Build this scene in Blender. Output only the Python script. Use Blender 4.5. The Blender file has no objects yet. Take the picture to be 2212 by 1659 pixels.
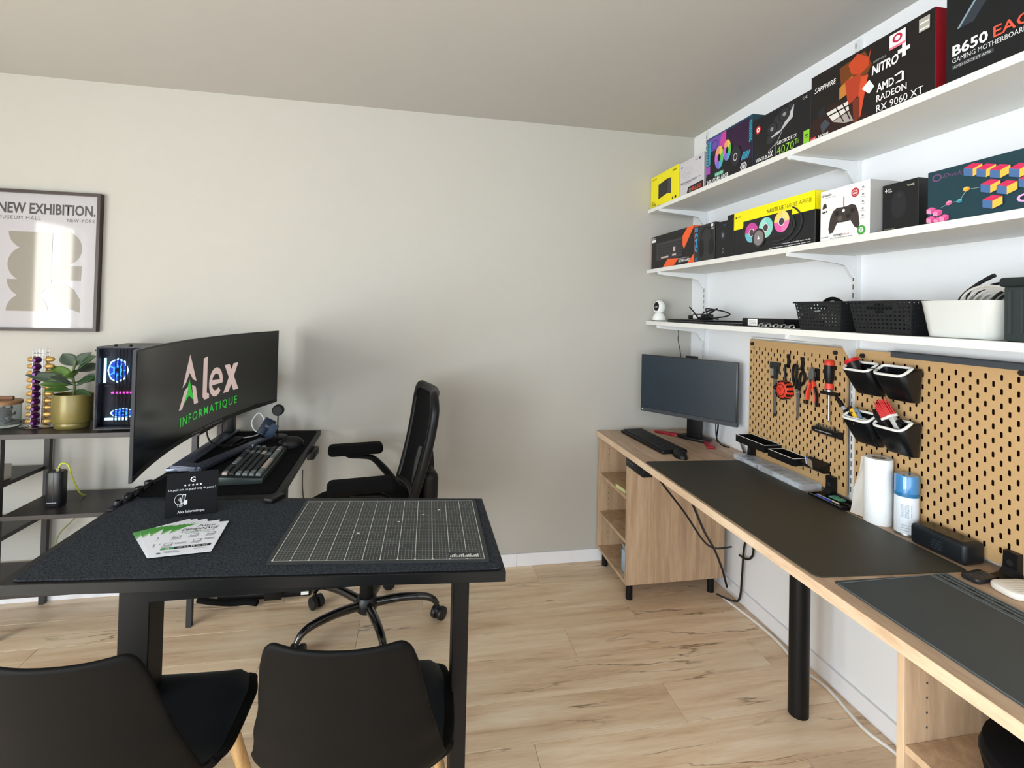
import bpy, bmesh, math, random
from mathutils import Vector, Matrix
random.seed(7)
sc = bpy.context.scene
COL = sc.collection
PI = math.pi

# ------------------------------------------------------------------ camera
RV = Vector((0.9830438, -0.18189907, 0.02318664))
UV = Vector((-0.02582918, -0.01217173, 0.99959227))
FV = Vector((0.18154269, 0.98324187, 0.01666364))
cam_data = bpy.data.cameras.new('camera')
cam = bpy.data.objects.new('camera', cam_data)
COL.objects.link(cam)
cam.matrix_world = Matrix(((RV.x, UV.x, -FV.x, 0.0), (RV.y, UV.y, -FV.y, 0.0), (RV.z, UV.z, -FV.z, 1.451), (0, 0, 0, 1)))
cam_data.sensor_width = 36.0
cam_data.lens = 36.0 * 1065.409 / 2212.0
cam_data.shift_x = (1106.0 - 1100.259) / 2212.0
cam_data.shift_y = (651.215 - 829.5) / 2212.0
cam_data.clip_start = 0.02
sc.camera = cam

# ------------------------------------------------------------------ world, lights, exposure
world = bpy.data.worlds.new('world'); sc.world = world
world.use_nodes = True
wbg = world.node_tree.nodes['Background']
wbg.inputs['Color'].default_value = (0.62, 0.78, 1.0, 1)
wbg.inputs['Strength'].default_value = 1.2

def area(name, loc, rot, sx, sy, power, col):
    l = bpy.data.lights.new(name, 'AREA'); l.shape = 'RECTANGLE'; l.size = sx; l.size_y = sy
    l.energy = power; l.color = col
    o = bpy.data.objects.new(name, l); COL.objects.link(o)
    o.location = loc; o.rotation_euler = rot
    return o
# daylight through the narrow window in the left wall (faces +x)
area('window_daylight_left', (-3.56, -0.12, 1.15), (PI/2, 0, -PI/2), 0.52, 2.05, 46, (1.0, 0.95, 0.84))
# daylight through the wide terrace door further back in the left wall (faces +x)
area('window_daylight_terrace', (-3.56, -1.85, 1.15), (PI/2, 0, -PI/2), 1.7, 2.1, 178, (0.86, 0.94, 1.0))
# daylight through the glazing behind the camera (faces +y)
area('window_daylight_rear', (-0.7, -3.06, 1.35), (PI/2, 0, 0), 3.3, 2.1, 56, (0.82, 0.92, 1.0))
sc.view_settings.view_transform = 'Standard'
sc.view_settings.look = 'None'
sc.view_settings.exposure = 0.36
sc.view_settings.gamma = 1.0
sc.view_settings.use_curve_mapping = False
sc.cycles.use_denoising = True
sc.cycles.max_bounces = 10
sc.cycles.diffuse_bounces = 6
sc.cycles.caustics_reflective = False
sc.cycles.caustics_refractive = False

# ------------------------------------------------------------------ helpers: materials
def lin(c):
    if isinstance(c, str):
        c = c.lstrip('#'); c = tuple(int(c[i:i+2], 16) for i in (0, 2, 4))
    out = []
    for v in c:
        v = v / 255.0
        out.append(v / 12.92 if v <= 0.04045 else ((v + 0.055) / 1.055) ** 2.4)
    return tuple(out)

MATS = {}
def mat(name, col, rough=0.5, metal=0.0, spec=0.5, var=0.05, scale=40.0, bump=0.0, bscale=None, emit=0.0, trans=0.0, ior=1.45, coat=0.0, alpha=1.0, contrast=False):
    if name in MATS: return MATS[name]
    m = bpy.data.materials.new(name); m.use_nodes = True
    nt = m.node_tree; bs = nt.nodes['Principled BSDF']
    c = lin(col)
    tc = nt.nodes.new('ShaderNodeTexCoord')
    nz = nt.nodes.new('ShaderNodeTexNoise'); nz.inputs['Scale'].default_value = scale; nz.inputs['Detail'].default_value = 3
    nt.links.new(tc.outputs['Object'], nz.inputs['Vector'])
    mx = nt.nodes.new('ShaderNodeMix'); mx.data_type = 'RGBA'
    mx.inputs['A'].default_value = tuple(max(0, v * (1 - var)) for v in c) + (1,)
    mx.inputs['B'].default_value = tuple(min(1, v * (1 + var)) for v in c) + (1,)
    if contrast:
        mr = nt.nodes.new('ShaderNodeMapRange'); mr.inputs['From Min'].default_value = 0.36; mr.inputs['From Max'].default_value = 0.64
        nt.links.new(nz.outputs['Fac'], mr.inputs['Value']); nt.links.new(mr.outputs[0], mx.inputs['Factor'])
    else: nt.links.new(nz.outputs['Fac'], mx.inputs['Factor'])
    nt.links.new(mx.outputs['Result'], bs.inputs['Base Color'])
    bs.inputs['Roughness'].default_value = rough
    bs.inputs['Metallic'].default_value = metal
    bs.inputs['Specular IOR Level'].default_value = spec
    bs.inputs['IOR'].default_value = ior
    if coat: bs.inputs['Coat Weight'].default_value = coat; bs.inputs['Coat Roughness'].default_value = 0.05
    if trans: bs.inputs['Transmission Weight'].default_value = trans
    if alpha < 1: bs.inputs['Alpha'].default_value = alpha
    if emit:
        nt.links.new(mx.outputs['Result'], bs.inputs['Emission Color'])
        bs.inputs['Emission Strength'].default_value = emit
    if bump:
        n2 = nt.nodes.new('ShaderNodeTexNoise'); n2.inputs['Scale'].default_value = bscale or scale * 4; n2.inputs['Detail'].default_value = 4
        nt.links.new(tc.outputs['Object'], n2.inputs['Vector'])
        b = nt.nodes.new('ShaderNodeBump'); b.inputs['Strength'].default_value = bump; b.inputs['Distance'].default_value = 0.002
        nt.links.new(n2.outputs['Fac'], b.inputs['Height']); nt.links.new(b.outputs['Normal'], bs.inputs['Normal'])
    MATS[name] = m
    return m

def wood(name, cols, stretch, rough=0.45, rand=0.0, cracks=0.0, scale=6.0):
    """grain running along the axis with the small stretch factor; rand = how far copies differ; cracks = dark veins"""
    if name in MATS: return MATS[name]
    m = bpy.data.materials.new(name); m.use_nodes = True
    nt = m.node_tree; bs = nt.nodes['Principled BSDF']; L = nt.links.new
    tc = nt.nodes.new('ShaderNodeTexCoord')
    vec = tc.outputs['Object']
    oi = nt.nodes.new('ShaderNodeObjectInfo')
    if rand:
        mul = nt.nodes.new('ShaderNodeVectorMath'); mul.operation = 'SCALE'; mul.inputs[0].default_value = (7.3, 11.1, 3.7)
        sc_ = nt.nodes.new('ShaderNodeMath'); sc_.operation = 'MULTIPLY'; sc_.inputs[1].default_value = 9.0
        L(oi.outputs['Random'], sc_.inputs[0]); L(sc_.outputs[0], mul.inputs['Scale'])
        ad = nt.nodes.new('ShaderNodeVectorMath'); ad.operation = 'ADD'
        L(vec, ad.inputs[0]); L(mul.outputs[0], ad.inputs[1]); vec = ad.outputs[0]
    mp = nt.nodes.new('ShaderNodeMapping'); mp.inputs['Scale'].default_value = stretch
    L(vec, mp.inputs['Vector'])
    n1 = nt.nodes.new('ShaderNodeTexNoise'); n1.inputs['Scale'].default_value = scale; n1.inputs['Detail'].default_value = 6; n1.inputs['Distortion'].default_value = 0.6
    n2 = nt.nodes.new('ShaderNodeTexNoise'); n2.inputs['Scale'].default_value = scale * 9; n2.inputs['Detail'].default_value = 4
    L(mp.outputs[0], n1.inputs['Vector']); L(mp.outputs[0], n2.inputs['Vector'])
    mixn = nt.nodes.new('ShaderNodeMath'); mixn.operation = 'MULTIPLY_ADD'; mixn.inputs[1].default_value = 0.35
    L(n2.outputs['Fac'], mixn.inputs[0]); 
    sub = nt.nodes.new('ShaderNodeMath'); sub.operation = 'SUBTRACT'; sub.inputs[1].default_value = 0.175
    L(n1.outputs['Fac'], sub.inputs[0]); L(sub.outputs[0], mixn.inputs[2])
    cr = nt.nodes.new('ShaderNodeValToRGB')
    pos = [0.3, 0.5, 0.7] if len(cols) == 3 else [0.25, 0.42, 0.58, 0.75]
    while len(cr.color_ramp.elements) < len(cols): cr.color_ramp.elements.new(0.5)
    for e, p_, c in zip(cr.color_ramp.elements, pos, cols):
        e.position = p_; e.color = lin(c) + (1,)
    L(mixn.outputs[0], cr.inputs['Fac'])
    col = cr.outputs['Color']
    if rand:
        hs = nt.nodes.new('ShaderNodeHueSaturation')
        mr = nt.nodes.new('ShaderNodeMapRange'); mr.inputs['To Min'].default_value = 1 - rand; mr.inputs['To Max'].default_value = 1 + rand
        L(oi.outputs['Random'], mr.inputs['Value']); L(mr.outputs[0], hs.inputs['Value']); L(col, hs.inputs['Color']); col = hs.outputs['Color']
    if cracks:
        w = nt.nodes.new('ShaderNodeTexNoise'); w.inputs['Scale'].default_value = 2.1; w.inputs['Detail'].default_value = 5
        mp2 = nt.nodes.new('ShaderNodeMapping'); mp2.inputs['Scale'].default_value = (0.55, 5.0, 1)
        L(vec, mp2.inputs['Vector']); L(mp2.outputs[0], w.inputs['Vector'])
        d = nt.nodes.new('ShaderNodeMath'); d.operation = 'SUBTRACT'; d.inputs[1].default_value = 0.5; L(w.outputs['Fac'], d.inputs[0])
        a = nt.nodes.new('ShaderNodeMath'); a.operation = 'ABSOLUTE'; L(d.outputs[0], a.inputs[0])
        lt = nt.nodes.new('ShaderNodeMapRange'); lt.inputs['From Max'].default_value = 0.012; lt.inputs['To Min'].default_value = 1; lt.inputs['To Max'].default_value = 0
        L(a.outputs[0], lt.inputs['Value'])
        g = nt.nodes.new('ShaderNodeTexNoise'); g.inputs['Scale'].default_value = 1.7; g.inputs['Detail'].default_value = 1
        mp3 = nt.nodes.new('ShaderNodeMapping'); mp3.inputs['Scale'].default_value = (1.0, 2.4, 1); mp3.inputs['Location'].default_value = (3.1, 5.7, 0)
        L(vec, mp3.inputs['Vector']); L(mp3.outputs[0], g.inputs['Vector'])
        gt = nt.nodes.new('ShaderNodeMapRange'); gt.inputs['From Min'].default_value = 0.53; gt.inputs['From Max'].default_value = 0.62
        L(g.outputs['Fac'], gt.inputs['Value'])
        mm = nt.nodes.new('ShaderNodeMath'); mm.operation = 'MULTIPLY'; L(lt.outputs[0], mm.inputs[0]); L(gt.outputs[0], mm.inputs[1])
        m2 = nt.nodes.new('ShaderNodeMath'); m2.operation = 'MULTIPLY'; m2.inputs[1].default_value = cracks; L(mm.outputs[0], m2.inputs[0])
        # knots
        v = nt.nodes.new('ShaderNodeTexVoronoi'); v.inputs['Scale'].default_value = 3.2
        mp4 = nt.nodes.new('ShaderNodeMapping'); mp4.inputs['Scale'].default_value = (0.6, 1.5, 1); L(vec, mp4.inputs['Vector']); L(mp4.outputs[0], v.inputs['Vector'])
        kr = nt.nodes.new('ShaderNodeMapRange'); kr.inputs['From Min'].default_value = 0.015; kr.inputs['From Max'].default_value = 0.06; kr.inputs['To Min'].default_value = 0.7; kr.inputs['To Max'].default_value = 0
        L(v.outputs['Distance'], kr.inputs['Value'])
        mxx = nt.nodes.new('ShaderNodeMath'); mxx.operation = 'MAXIMUM'; L(m2.outputs[0], mxx.inputs[0]); L(kr.outputs[0], mxx.inputs[1])
        mk = nt.nodes.new('ShaderNodeMix'); mk.data_type = 'RGBA'; mk.inputs['B'].default_value = lin('#6e5138') + (1,)
        L(mxx.outputs[0], mk.inputs['Factor']); L(col, mk.inputs['A']); col = mk.outputs['Result']
    L(col, bs.inputs['Base Color'])
    bs.inputs['Roughness'].default_value = rough
    bp_ = nt.nodes.new('ShaderNodeBump'); bp_.inputs['Strength'].default_value = 0.08; bp_.inputs['Distance'].default_value = 0.001
    L(n2.outputs['Fac'], bp_.inputs['Height']); L(bp_.outputs['Normal'], bs.inputs['Normal'])
    MATS[name] = m
    return m

# ------------------------------------------------------------------ helpers: meshes
class B:
    def __init__(self): self.bm = bmesh.new()
    def _take(self, t):
        me = bpy.data.meshes.new('tmp'); t.to_mesh(me); t.free(); self.bm.from_mesh(me); bpy.data.meshes.remove(me); return self
    def box(self, x0, x1, y0, y1, z0, z1, bev=0.0, seg=2, rot=None, about=None):
        t = bmesh.new(); bmesh.ops.create_cube(t, size=1.0)
        for v in t.verts:
            v.co = Vector(((x0+x1)/2 + v.co.x*(x1-x0), (y0+y1)/2 + v.co.y*(y1-y0), (z0+z1)/2 + v.co.z*(z1-z0)))
        if bev: bmesh.ops.bevel(t, geom=t.edges[:], offset=bev, segments=seg, affect='EDGES', profile=0.5, clamp_overlap=True)
        if rot is not None:
            bmesh.ops.rotate(t, verts=t.verts[:], cent=about or ((x0+x1)/2, (y0+y1)/2, (z0+z1)/2), matrix=rot)
        return self._take(t)
    def prism(self, pts, plane, a, b, bev=0.0, seg=2):
        t = bmesh.new()
        def P(p, c):
            return {'xy': (p[0], p[1], c), 'xz': (p[0], c, p[1]), 'yz': (c, p[0], p[1])}[plane]
        lo = [t.verts.new(P(p, a)) for p in pts]; hi = [t.verts.new(P(p, b)) for p in pts]
        n = len(pts)
        t.faces.new(lo[::-1]); t.faces.new(hi)
        for i in range(n): t.faces.new((lo[i], lo[(i+1) % n], hi[(i+1) % n], hi[i]))
        bmesh.ops.recalc_face_normals(t, faces=t.faces[:])
        if bev:
            cap = [e for e in t.edges if all(v in lo for v in e.verts) or all(v in hi for v in e.verts)]
            bmesh.ops.bevel(t, geom=cap, offset=bev, segments=seg, affect='EDGES', profile=0.5, clamp_overlap=True)
        return self._take(t)
    def cyl(self, p0, p1, r0, r1=None, n=16, bev=0.0):
        p0 = Vector(p0); p1 = Vector(p1); d = p1 - p0
        t = bmesh.new()
        bmesh.ops.create_cone(t, cap_ends=True, segments=n, radius1=r0, radius2=r0 if r1 is None else r1, depth=d.length)
        if bev:
            e = [e for e in t.edges if abs(e.verts[0].co.z - e.verts[1].co.z) < 1e-6]
            bmesh.ops.bevel(t, geom=e, offset=bev, segments=2, affect='EDGES', profile=0.5, clamp_overlap=True)
        q = Vector((0, 0, 1)).rotation_difference(d.normalized()).to_matrix()
        bmesh.ops.rotate(t, verts=t.verts[:], matrix=q, cent=(0, 0, 0))
        bmesh.ops.translate(t, verts=t.verts[:], vec=(p0 + p1) / 2)
        return self._take(t)
    def lathe(self, prof, n=24, c=(0, 0, 0), sx=1.0, sy=1.0, axis='z'):
        t = bmesh.new(); rings = []
        for r, z in prof:
            ring = []
            if r < 1e-6:
                ring = [t.verts.new((0, 0, z))]
            else:
                for i in range(n):
                    a = 2*PI*i/n; ring.append(t.verts.new((r*math.cos(a)*sx, r*math.sin(a)*sy, z)))
            rings.append(ring)
        for a, b in zip(rings, rings[1:]):
            for i in range(n):
                j = (i+1) % n
                if len(a) == 1 and len(b) == 1: continue
                if len(a) == 1: t.faces.new((a[0], b[j], b[i]))
                elif len(b) == 1: t.faces.new((a[i], a[j], b[0]))
                else: t.faces.new((a[i], a[j], b[j], b[i]))
        bmesh.ops.recalc_face_normals(t, faces=t.faces[:])
        if axis == 'x': bmesh.ops.rotate(t, verts=t.verts[:], cent=(0, 0, 0), matrix=Matrix.Rotation(PI/2, 3, 'Y'))
        if axis == 'y': bmesh.ops.rotate(t, verts=t.verts[:], cent=(0, 0, 0), matrix=Matrix.Rotation(-PI/2, 3, 'X'))
        bmesh.ops.translate(t, verts=t.verts[:], vec=c)
        return self._take(t)
    def tube(self, pts, r, n=8, smooth=True, closed=False, radii=None, flat=1.0):
        P = [Vector(p) for p in pts]
        rr = radii or [r]*len(P)
        if smooth and len(P) > 2:
            Q = []; RR = []; N = len(P); rng = range(N if closed else N-1)
            for i in rng:
                p0 = P[(i-1) % N] if closed or i > 0 else P[0]; p1 = P[i]; p2 = P[(i+1) % N]; p3 = P[(i+2) % N] if closed or i+2 < N else P[-1]
                for k in range(6):
                    s = k/6.0
                    Q.append(0.5*((2*p1) + (-p0+p2)*s + (2*p0-5*p1+4*p2-p3)*s*s + (-p0+3*p1-3*p2+p3)*s**3)); RR.append(rr[i]*(1-s)+rr[(i+1) % N]*s)
            if not closed: Q.append(P[-1]); RR.append(rr[-1])
            P, rr = Q, RR
        t = bmesh.new(); N = len(P); rings = []; up = None
        for i in range(N):
            if closed: d = P[(i+1) % N] - P[i-1]
            else: d = P[min(i+1, N-1)] - P[max(i-1, 0)]
            d = d.normalized() if d.length > 1e-9 else Vector((0, 0, 1))
            if up is None:
                up = Vector((0, 0, 1)) if abs(d.z) < 0.9 else Vector((1, 0, 0))
            s = d.cross(up)
            if s.length < 1e-5: s = d.cross(Vector((0, 1, 0)))
            s.normalize(); u = s.cross(d).normalized(); up = u
            rings.append([t.verts.new(P[i] + (s*math.cos(2*PI*k/n) + u*math.sin(2*PI*k/n)*flat)*rr[i]) for k in range(n)])
        for i in range(N if closed else N-1):
            a = rings[i]; b = rings[(i+1) % N]
            for k in range(n): t.faces.new((a[k], a[(k+1) % n], b[(k+1) % n], b[k]))
        if not closed:
            t.faces.new(rings[0][::-1]); t.faces.new(rings[-1])
        bmesh.ops.recalc_face_normals(t, faces=t.faces[:])
        return self._take(t)
    def sphere(self, c, r, s=(1, 1, 1), nu=16, nv=10):
        t = bmesh.new(); bmesh.ops.create_uvsphere(t, u_segments=nu, v_segments=nv, radius=r)
        for v in t.verts: v.co = Vector((c[0]+v.co.x*s[0], c[1]+v.co.y*s[1], c[2]+v.co.z*s[2]))
        return self._take(t)
    def poly(self, pts):
        vs = [self.bm.verts.new(p) for p in pts]; self.bm.faces.new(vs); return self
    def surf(self, fn, nu, nv):
        t = bmesh.new()
        g = [[t.verts.new(fn(i/nu, j/nv)) for j in range(nv+1)] for i in range(nu+1)]
        for i in range(nu):
            for j in range(nv):
                t.faces.new((g[i][j], g[i+1][j], g[i+1][j+1], g[i][j+1]))
        return self._take(t)
    def obj(self, name, m, parent=None, smooth=False, loc=None, rot=None, solid=0.0, angle=40, sub=0):
        me = bpy.data.meshes.new(name); self.bm.to_mesh(me); self.bm.free()
        me.materials.append(m)
        if smooth:
            for p in me.polygons: p.use_smooth = True
            me.set_sharp_from_angle(angle=math.radians(angle))
        o = bpy.data.objects.new(name, me); COL.objects.link(o)
        if parent: o.parent = parent
        if loc: o.location = loc
        if rot: o.rotation_euler = rot
        if solid:
            md = o.modifiers.new('thickness', 'SOLIDIFY'); md.thickness = solid; md.offset = 0
        if sub:
            md = o.modifiers.new('smooth', 'SUBSURF'); md.levels = sub; md.render_levels = sub
        return o

def tag(o, label=None, cat=None, group=None, kind=None):
    if label: o['label'] = label
    if cat: o['category'] = cat
    if group: o['group'] = group
    if kind: o['kind'] = kind
    return o
def thing(name, label, cat, loc=(0, 0, 0), rz=0.0, group=None, rot=None):
    o = bpy.data.objects.new(name, None); COL.objects.link(o); o.empty_display_size = 0.02
    o.location = loc; o.rotation_euler = rot or (0, 0, rz)
    return tag(o, label, cat, group)
def link_copy(src, parent, loc=None, rot=None):
    o = src.copy(); COL.objects.link(o); o.parent = parent
    if loc is not None: o.location = loc
    if rot is not None: o.rotation_euler = rot
    return o
def dup(root, loc, rot=None, label=None):
    r = root.copy(); COL.objects.link(r); r.location = loc
    if rot is not None: r.rotation_euler = rot
    if label: r['label'] = label
    for ch in list(root.children):
        c = ch.copy(); COL.objects.link(c); c.parent = r
        for g in list(ch.children):
            d = g.copy(); COL.objects.link(d); d.parent = c
    return r

# flat print on a face: local frame x to the right, z up, y into the thing (the print lies at small negative y)
class Print:
    def __init__(self, parent, w, h, y=0.0, x0=0.0, z0=0.0, M=None):
        self.p, self.w, self.h, self.y, self.x0, self.z0 = parent, w, h, y, x0, z0
        self.k = 0; self.M = M
    def _y(self):
        self.k += 1; return self.y - 0.00025 - 0.00009*self.k
    def _fin(self, b, name, m):
        o = b.obj(name, m, self.p)
        if self.M is not None: o.data.transform(self.M)
        return o
    def uv(self, u, v): return self.x0 + u*self.w, self.z0 + v*self.h
    def poly(self, pts, m, name='printed_shape'):
        y = self._y(); b = B()
        b.poly([(self.uv(u, v)[0], y, self.uv(u, v)[1]) for u, v in pts])
        return self._fin(b, name, m)
    def polys(self, lst, m, name='printed_shapes'):
        y = self._y(); b = B()
        for pts in lst: b.poly([(self.uv(u, v)[0], y, self.uv(u, v)[1]) for u, v in pts])
        return self._fin(b, name, m)
    def rect(self, u0, u1, v0, v1, m, name='printed_panel'):
        return self.poly([(u0, v0), (u1, v0), (u1, v1), (u0, v1)], m, name)
    def ell(self, u, v, ru, rv, m, name='printed_disc', n=28, a0=0, a1=2*PI, inner=0.0):
        y = self._y(); b = B(); P = []
        for i in range(n+1):
            a = a0+(a1-a0)*i/n
            P.append((u+ru*math.cos(a), v+rv*math.sin(a), u+ru*inner*math.cos(a), v+rv*inner*math.sin(a)))
        for p, q in zip(P, P[1:]):
            f = [self.uv(p[0], p[1]), self.uv(q[0], q[1]), self.uv(q[2], q[3]), self.uv(p[2], p[3])]
            if inner == 0: f = f[:3]
            b.poly([(x, y, z) for x, z in f])
        return self._fin(b, name, m)
    def text(self, s, u, v, hv, m, wu=None, bold=0.0, shear=0.0, align='LEFT', rot=0.0, name='lettering', space=1.0):
        cu = bpy.data.curves.new('t', 'FONT'); cu.body = s; cu.size = 1.0; cu.resolution_u = 2; cu.offset = bold; cu.shear = shear
        cu.align_x = 'LEFT'; cu.space_character = space
        ob = bpy.data.objects.new('t', cu)
        me = bpy.data.meshes.new_from_object(ob)
        bpy.data.objects.remove(ob); bpy.data.curves.remove(cu)
        xs = [q.co.x for q in me.vertices]; ys = [q.co.y for q in me.vertices]
        if not xs: return None
        x_0, x_1, y_0 = min(xs), max(xs), 0.0
        hgt = 0.70
        sz = hv*self.h/hgt
        sx = sz if wu is None else wu*self.w/(x_1-x_0)
        y = self._y(); cx, cz = self.uv(u, v)
        wid = (x_1-x_0)*sx
        off = {'LEFT': 0, 'CENTER': -wid/2, 'RIGHT': -wid}[align]
        ca, sa = math.cos(rot), math.sin(rot)
        for q in me.vertices:
            a = (q.co.x-x_0)*sx+off; b_ = q.co.y*sz
            q.co = Vector((cx+a*ca-b_*sa, y, cz+a*sa+b_*ca))
        me.materials.clear(); me.materials.append(m)
        if self.M is not None: me.transform(self.M)
        o = bpy.data.objects.new(name, me); COL.objects.link(o); o.parent = self.p
        return o
    def lines(self, rows, m, name='fine_print'):
        """rows: (u0,u1,v,thickness) thin strokes standing for lettering too small to read"""
        y = self._y(); b = B()
        for u0, u1, v, t in rows:
            u = u0
            while u < u1-1e-4:
                l = min(u1-u, random.uniform(0.03, 0.07)*(u1-u0)/0.4)
                b.poly([(self.uv(a, c)[0], y, self.uv(a, c)[1]) for a, c in ((u, v), (u+l*0.85, v), (u+l*0.85, v+t), (u, v+t))])
                u += l
        o = self._fin(b, name, m); o['kind'] = 'stuff'
        return o
RW = -PI/2    # rotation of things that face the room from the right wall: local x = to the viewer's right, local y = towards the wall
# ================================================================== the room
W, D, CEIL = 1.645, 2.765, 2.534
XL, YF = -3.5, -3.0
m_wall = mat('wall_paint', '#b8b5ad', 0.9, spec=0.2, var=0.015, scale=3, bump=0.15, bscale=350)
m_wallr = mat('white_wall_paint', '#e9ebee', 0.85, spec=0.2, var=0.012, scale=3, bump=0.12, bscale=350)
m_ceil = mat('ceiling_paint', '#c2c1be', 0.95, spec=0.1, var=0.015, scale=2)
m_white = mat('white_lacquer', '#ebebe7', 0.45, var=0.01)
m_trim = mat('baseboard_white', '#e9eaee', 0.5, var=0.015)
m_plank = wood('oak_laminate_floor', ['#c6a785', '#e0c4a2', '#ead3b4', '#f4e2c8'], (0.35, 4.2, 1.0), rough=0.42, rand=0.07, cracks=0.85, scale=4.5)
m_joint = mat('floor_joint', '#6b543c', 0.8)
m_winfr = mat('window_frame_white', '#e8e8e6', 0.4)

def struct(o): o['kind'] = 'structure'; return o
fl = struct(B().box(XL-0.1, W+0.1, YF-0.1, D+0.1, -0.12, -0.0035).obj('floor', m_joint))
PW, PL = 0.19, 1.285
pm = B().box(0.0006, PL-0.0006, 0.0006, PW-0.0006, -0.0035, 0.0, bev=0.0007, seg=1)
first = None
row = 0
y = D - PW
offs = {0: 0.677, 1: 0.06, 2: 1.06, 3: 0.695, 4: 0.2, 5: 0.98, 6: 0.42}
while y > YF - PW:
    x = offs.get(row, random.uniform(-0.6, 0.6))
    while x > XL: x -= PL
    while x < W:
        if first is None:
            first = pm.obj('plank', m_plank, fl, loc=(x, y, 0))
        else:
            link_copy(first, fl, (x, y, 0))
        x += PL
    y -= PW; row += 1
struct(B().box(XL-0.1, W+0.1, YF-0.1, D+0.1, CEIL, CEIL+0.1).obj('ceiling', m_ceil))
struct(B().box(XL-0.1, W+0.1, D, D+0.1, -0.12, CEIL+0.1).obj('wall_back', m_wall))
struct(B().box(W, W+0.1, YF-0.1, D+0.1, -0.12, CEIL+0.1).obj('wall_right', m_wallr))
# left wall with a narrow window and a wide terrace door
wins = [(-0.5, 0.26, 0.08, 2.22), (-2.72, -0.98, 0.08, 2.22)]
b = B().box(XL-0.1, XL, 0.26, D, -0.12, CEIL+0.1).box(XL-0.1, XL, -0.98, -0.5, -0.12, CEIL+0.1).box(XL-0.1, XL, YF, -2.72, -0.12, CEIL+0.1)
for y0, y1, z0, z1 in wins: b.box(XL-0.1, XL, y0, y1, -0.12, z0).box(XL-0.1, XL, y0, y1, z1, CEIL+0.1)
struct(b.obj('wall_left', m_wallr))
t_ = 0.035
for k, (y0, y1, z0, z1) in enumerate(wins):
    b = B().box(XL-0.05, XL+0.01, y0, y0+t_, z0, z1).box(XL-0.05, XL+0.01, y1-t_, y1, z0, z1).box(XL-0.05, XL+0.01, y0, y1, z0, z0+t_).box(XL-0.05, XL+0.01, y0, y1, z1-t_, z1)
    if k: b.box(XL-0.05, XL+0.01, (y0+y1)/2-0.03, (y0+y1)/2+0.03, z0, z1)
    struct(b.obj(('window_1', 'window_3')[k], m_winfr))
# rear wall with a wide window
rx0, rx1, rz0, rz1 = -2.4, 1.0, 0.25, 2.4
struct(B().box(XL, rx0, YF-0.1, YF, -0.12, CEIL+0.1).box(rx1, W, YF-0.1, YF, -0.12, CEIL+0.1).box(rx0, rx1, YF-0.1, YF, -0.12, rz0).box(rx0, rx1, YF-0.1, YF, rz1, CEIL+0.1).obj('wall_front', m_wallr))
b = B()
for xx in (rx0, (rx0+rx1)/2-0.025, rx1-0.05): b.box(xx, xx+0.05, YF-0.05, YF+0.01, rz0, rz1)
for zz in (rz0, rz1-0.05): b.box(rx0, rx1, YF-0.05, YF+0.01, zz, zz+0.05)
struct(b.obj('window_2', m_winfr))
struct(B().box(XL, 0.585, D-0.013, D, 0, 0.07, bev=0.002).box(0.587, W, D-0.013, D, 0, 0.07, bev=0.002).obj('baseboard_back', m_trim))
struct(B().box(W-0.013, W, 0.6, D-0.013, 0, 0.07, bev=0.002).box(W-0.013, W, YF, 0.598, 0, 0.07, bev=0.002).obj('baseboard_right', m_trim))

# ================================================================== wall shelving on the right wall
m_shelf = mat('shelf_white', '#e2e2de', 0.5, var=0.01)
m_metal_w = mat('white_steel', '#dcdedf', 0.4, var=0.01)
m_slot = mat('slot_dark', '#3a3c40', 0.7)
S = [1.381, 1.687, 2.048]; ST = 0.022; SX = 1.345
names = ['lowest white wall shelf carrying the baskets and the white bin', 'middle white wall shelf carrying the controller box', 'topmost white wall shelf just under the ceiling']
for z, l in zip(S, names):
    tag(B().box(SX, W, 0.1, D-0.004, z, z+ST, bev=0.0015).obj('wall_shelf', m_shelf), l, 'shelf', 'white wall shelves')
for y, l, z0 in ((2.605, 'slotted white steel wall upright near the room corner', 0.78), (1.605, 'slotted white steel wall upright between the two pegboards', 0.76)):
    r = thing('shelf_upright', l, 'upright', (W, y, 0), RW, 'slotted shelf uprights')
    B().box(-0.012, 0.012, -0.014, -0.0005, z0, 2.515).obj('rail', m_metal_w, r)
    b = B(); z = z0+0.03
    while z < 2.5:
        for dx in (-0.0075,): b.box(dx-0.0018, dx+0.0018, -0.0146, -0.012, z, z+0.02)
        z += 0.032
    tag(b.obj('slots', m_slot, r), kind='stuff')
    for z, nm in zip(S, ('lowest', 'middle', 'topmost')):
        where = 'near the room corner' if y > 2 else 'between the pegboards'
        k = thing('shelf_bracket', 'white steel bracket under the %s shelf on the upright %s' % (nm, where), 'bracket', (W, y, z), RW, 'shelf brackets')
        B().prism([(-0.3, -0.001), (-0.015, -0.001), (-0.015, -0.085), (-0.03, -0.085), (-0.062, -0.04), (-0.1, -0.032), (-0.3, -0.016)], 'yz', -0.006, 0.006).obj('arm', m_metal_w, k)
        B().box(-0.007, 0.007, -0.307, -0.3, -0.014, 0.004).obj('front_hook', m_metal_w, k)

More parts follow.
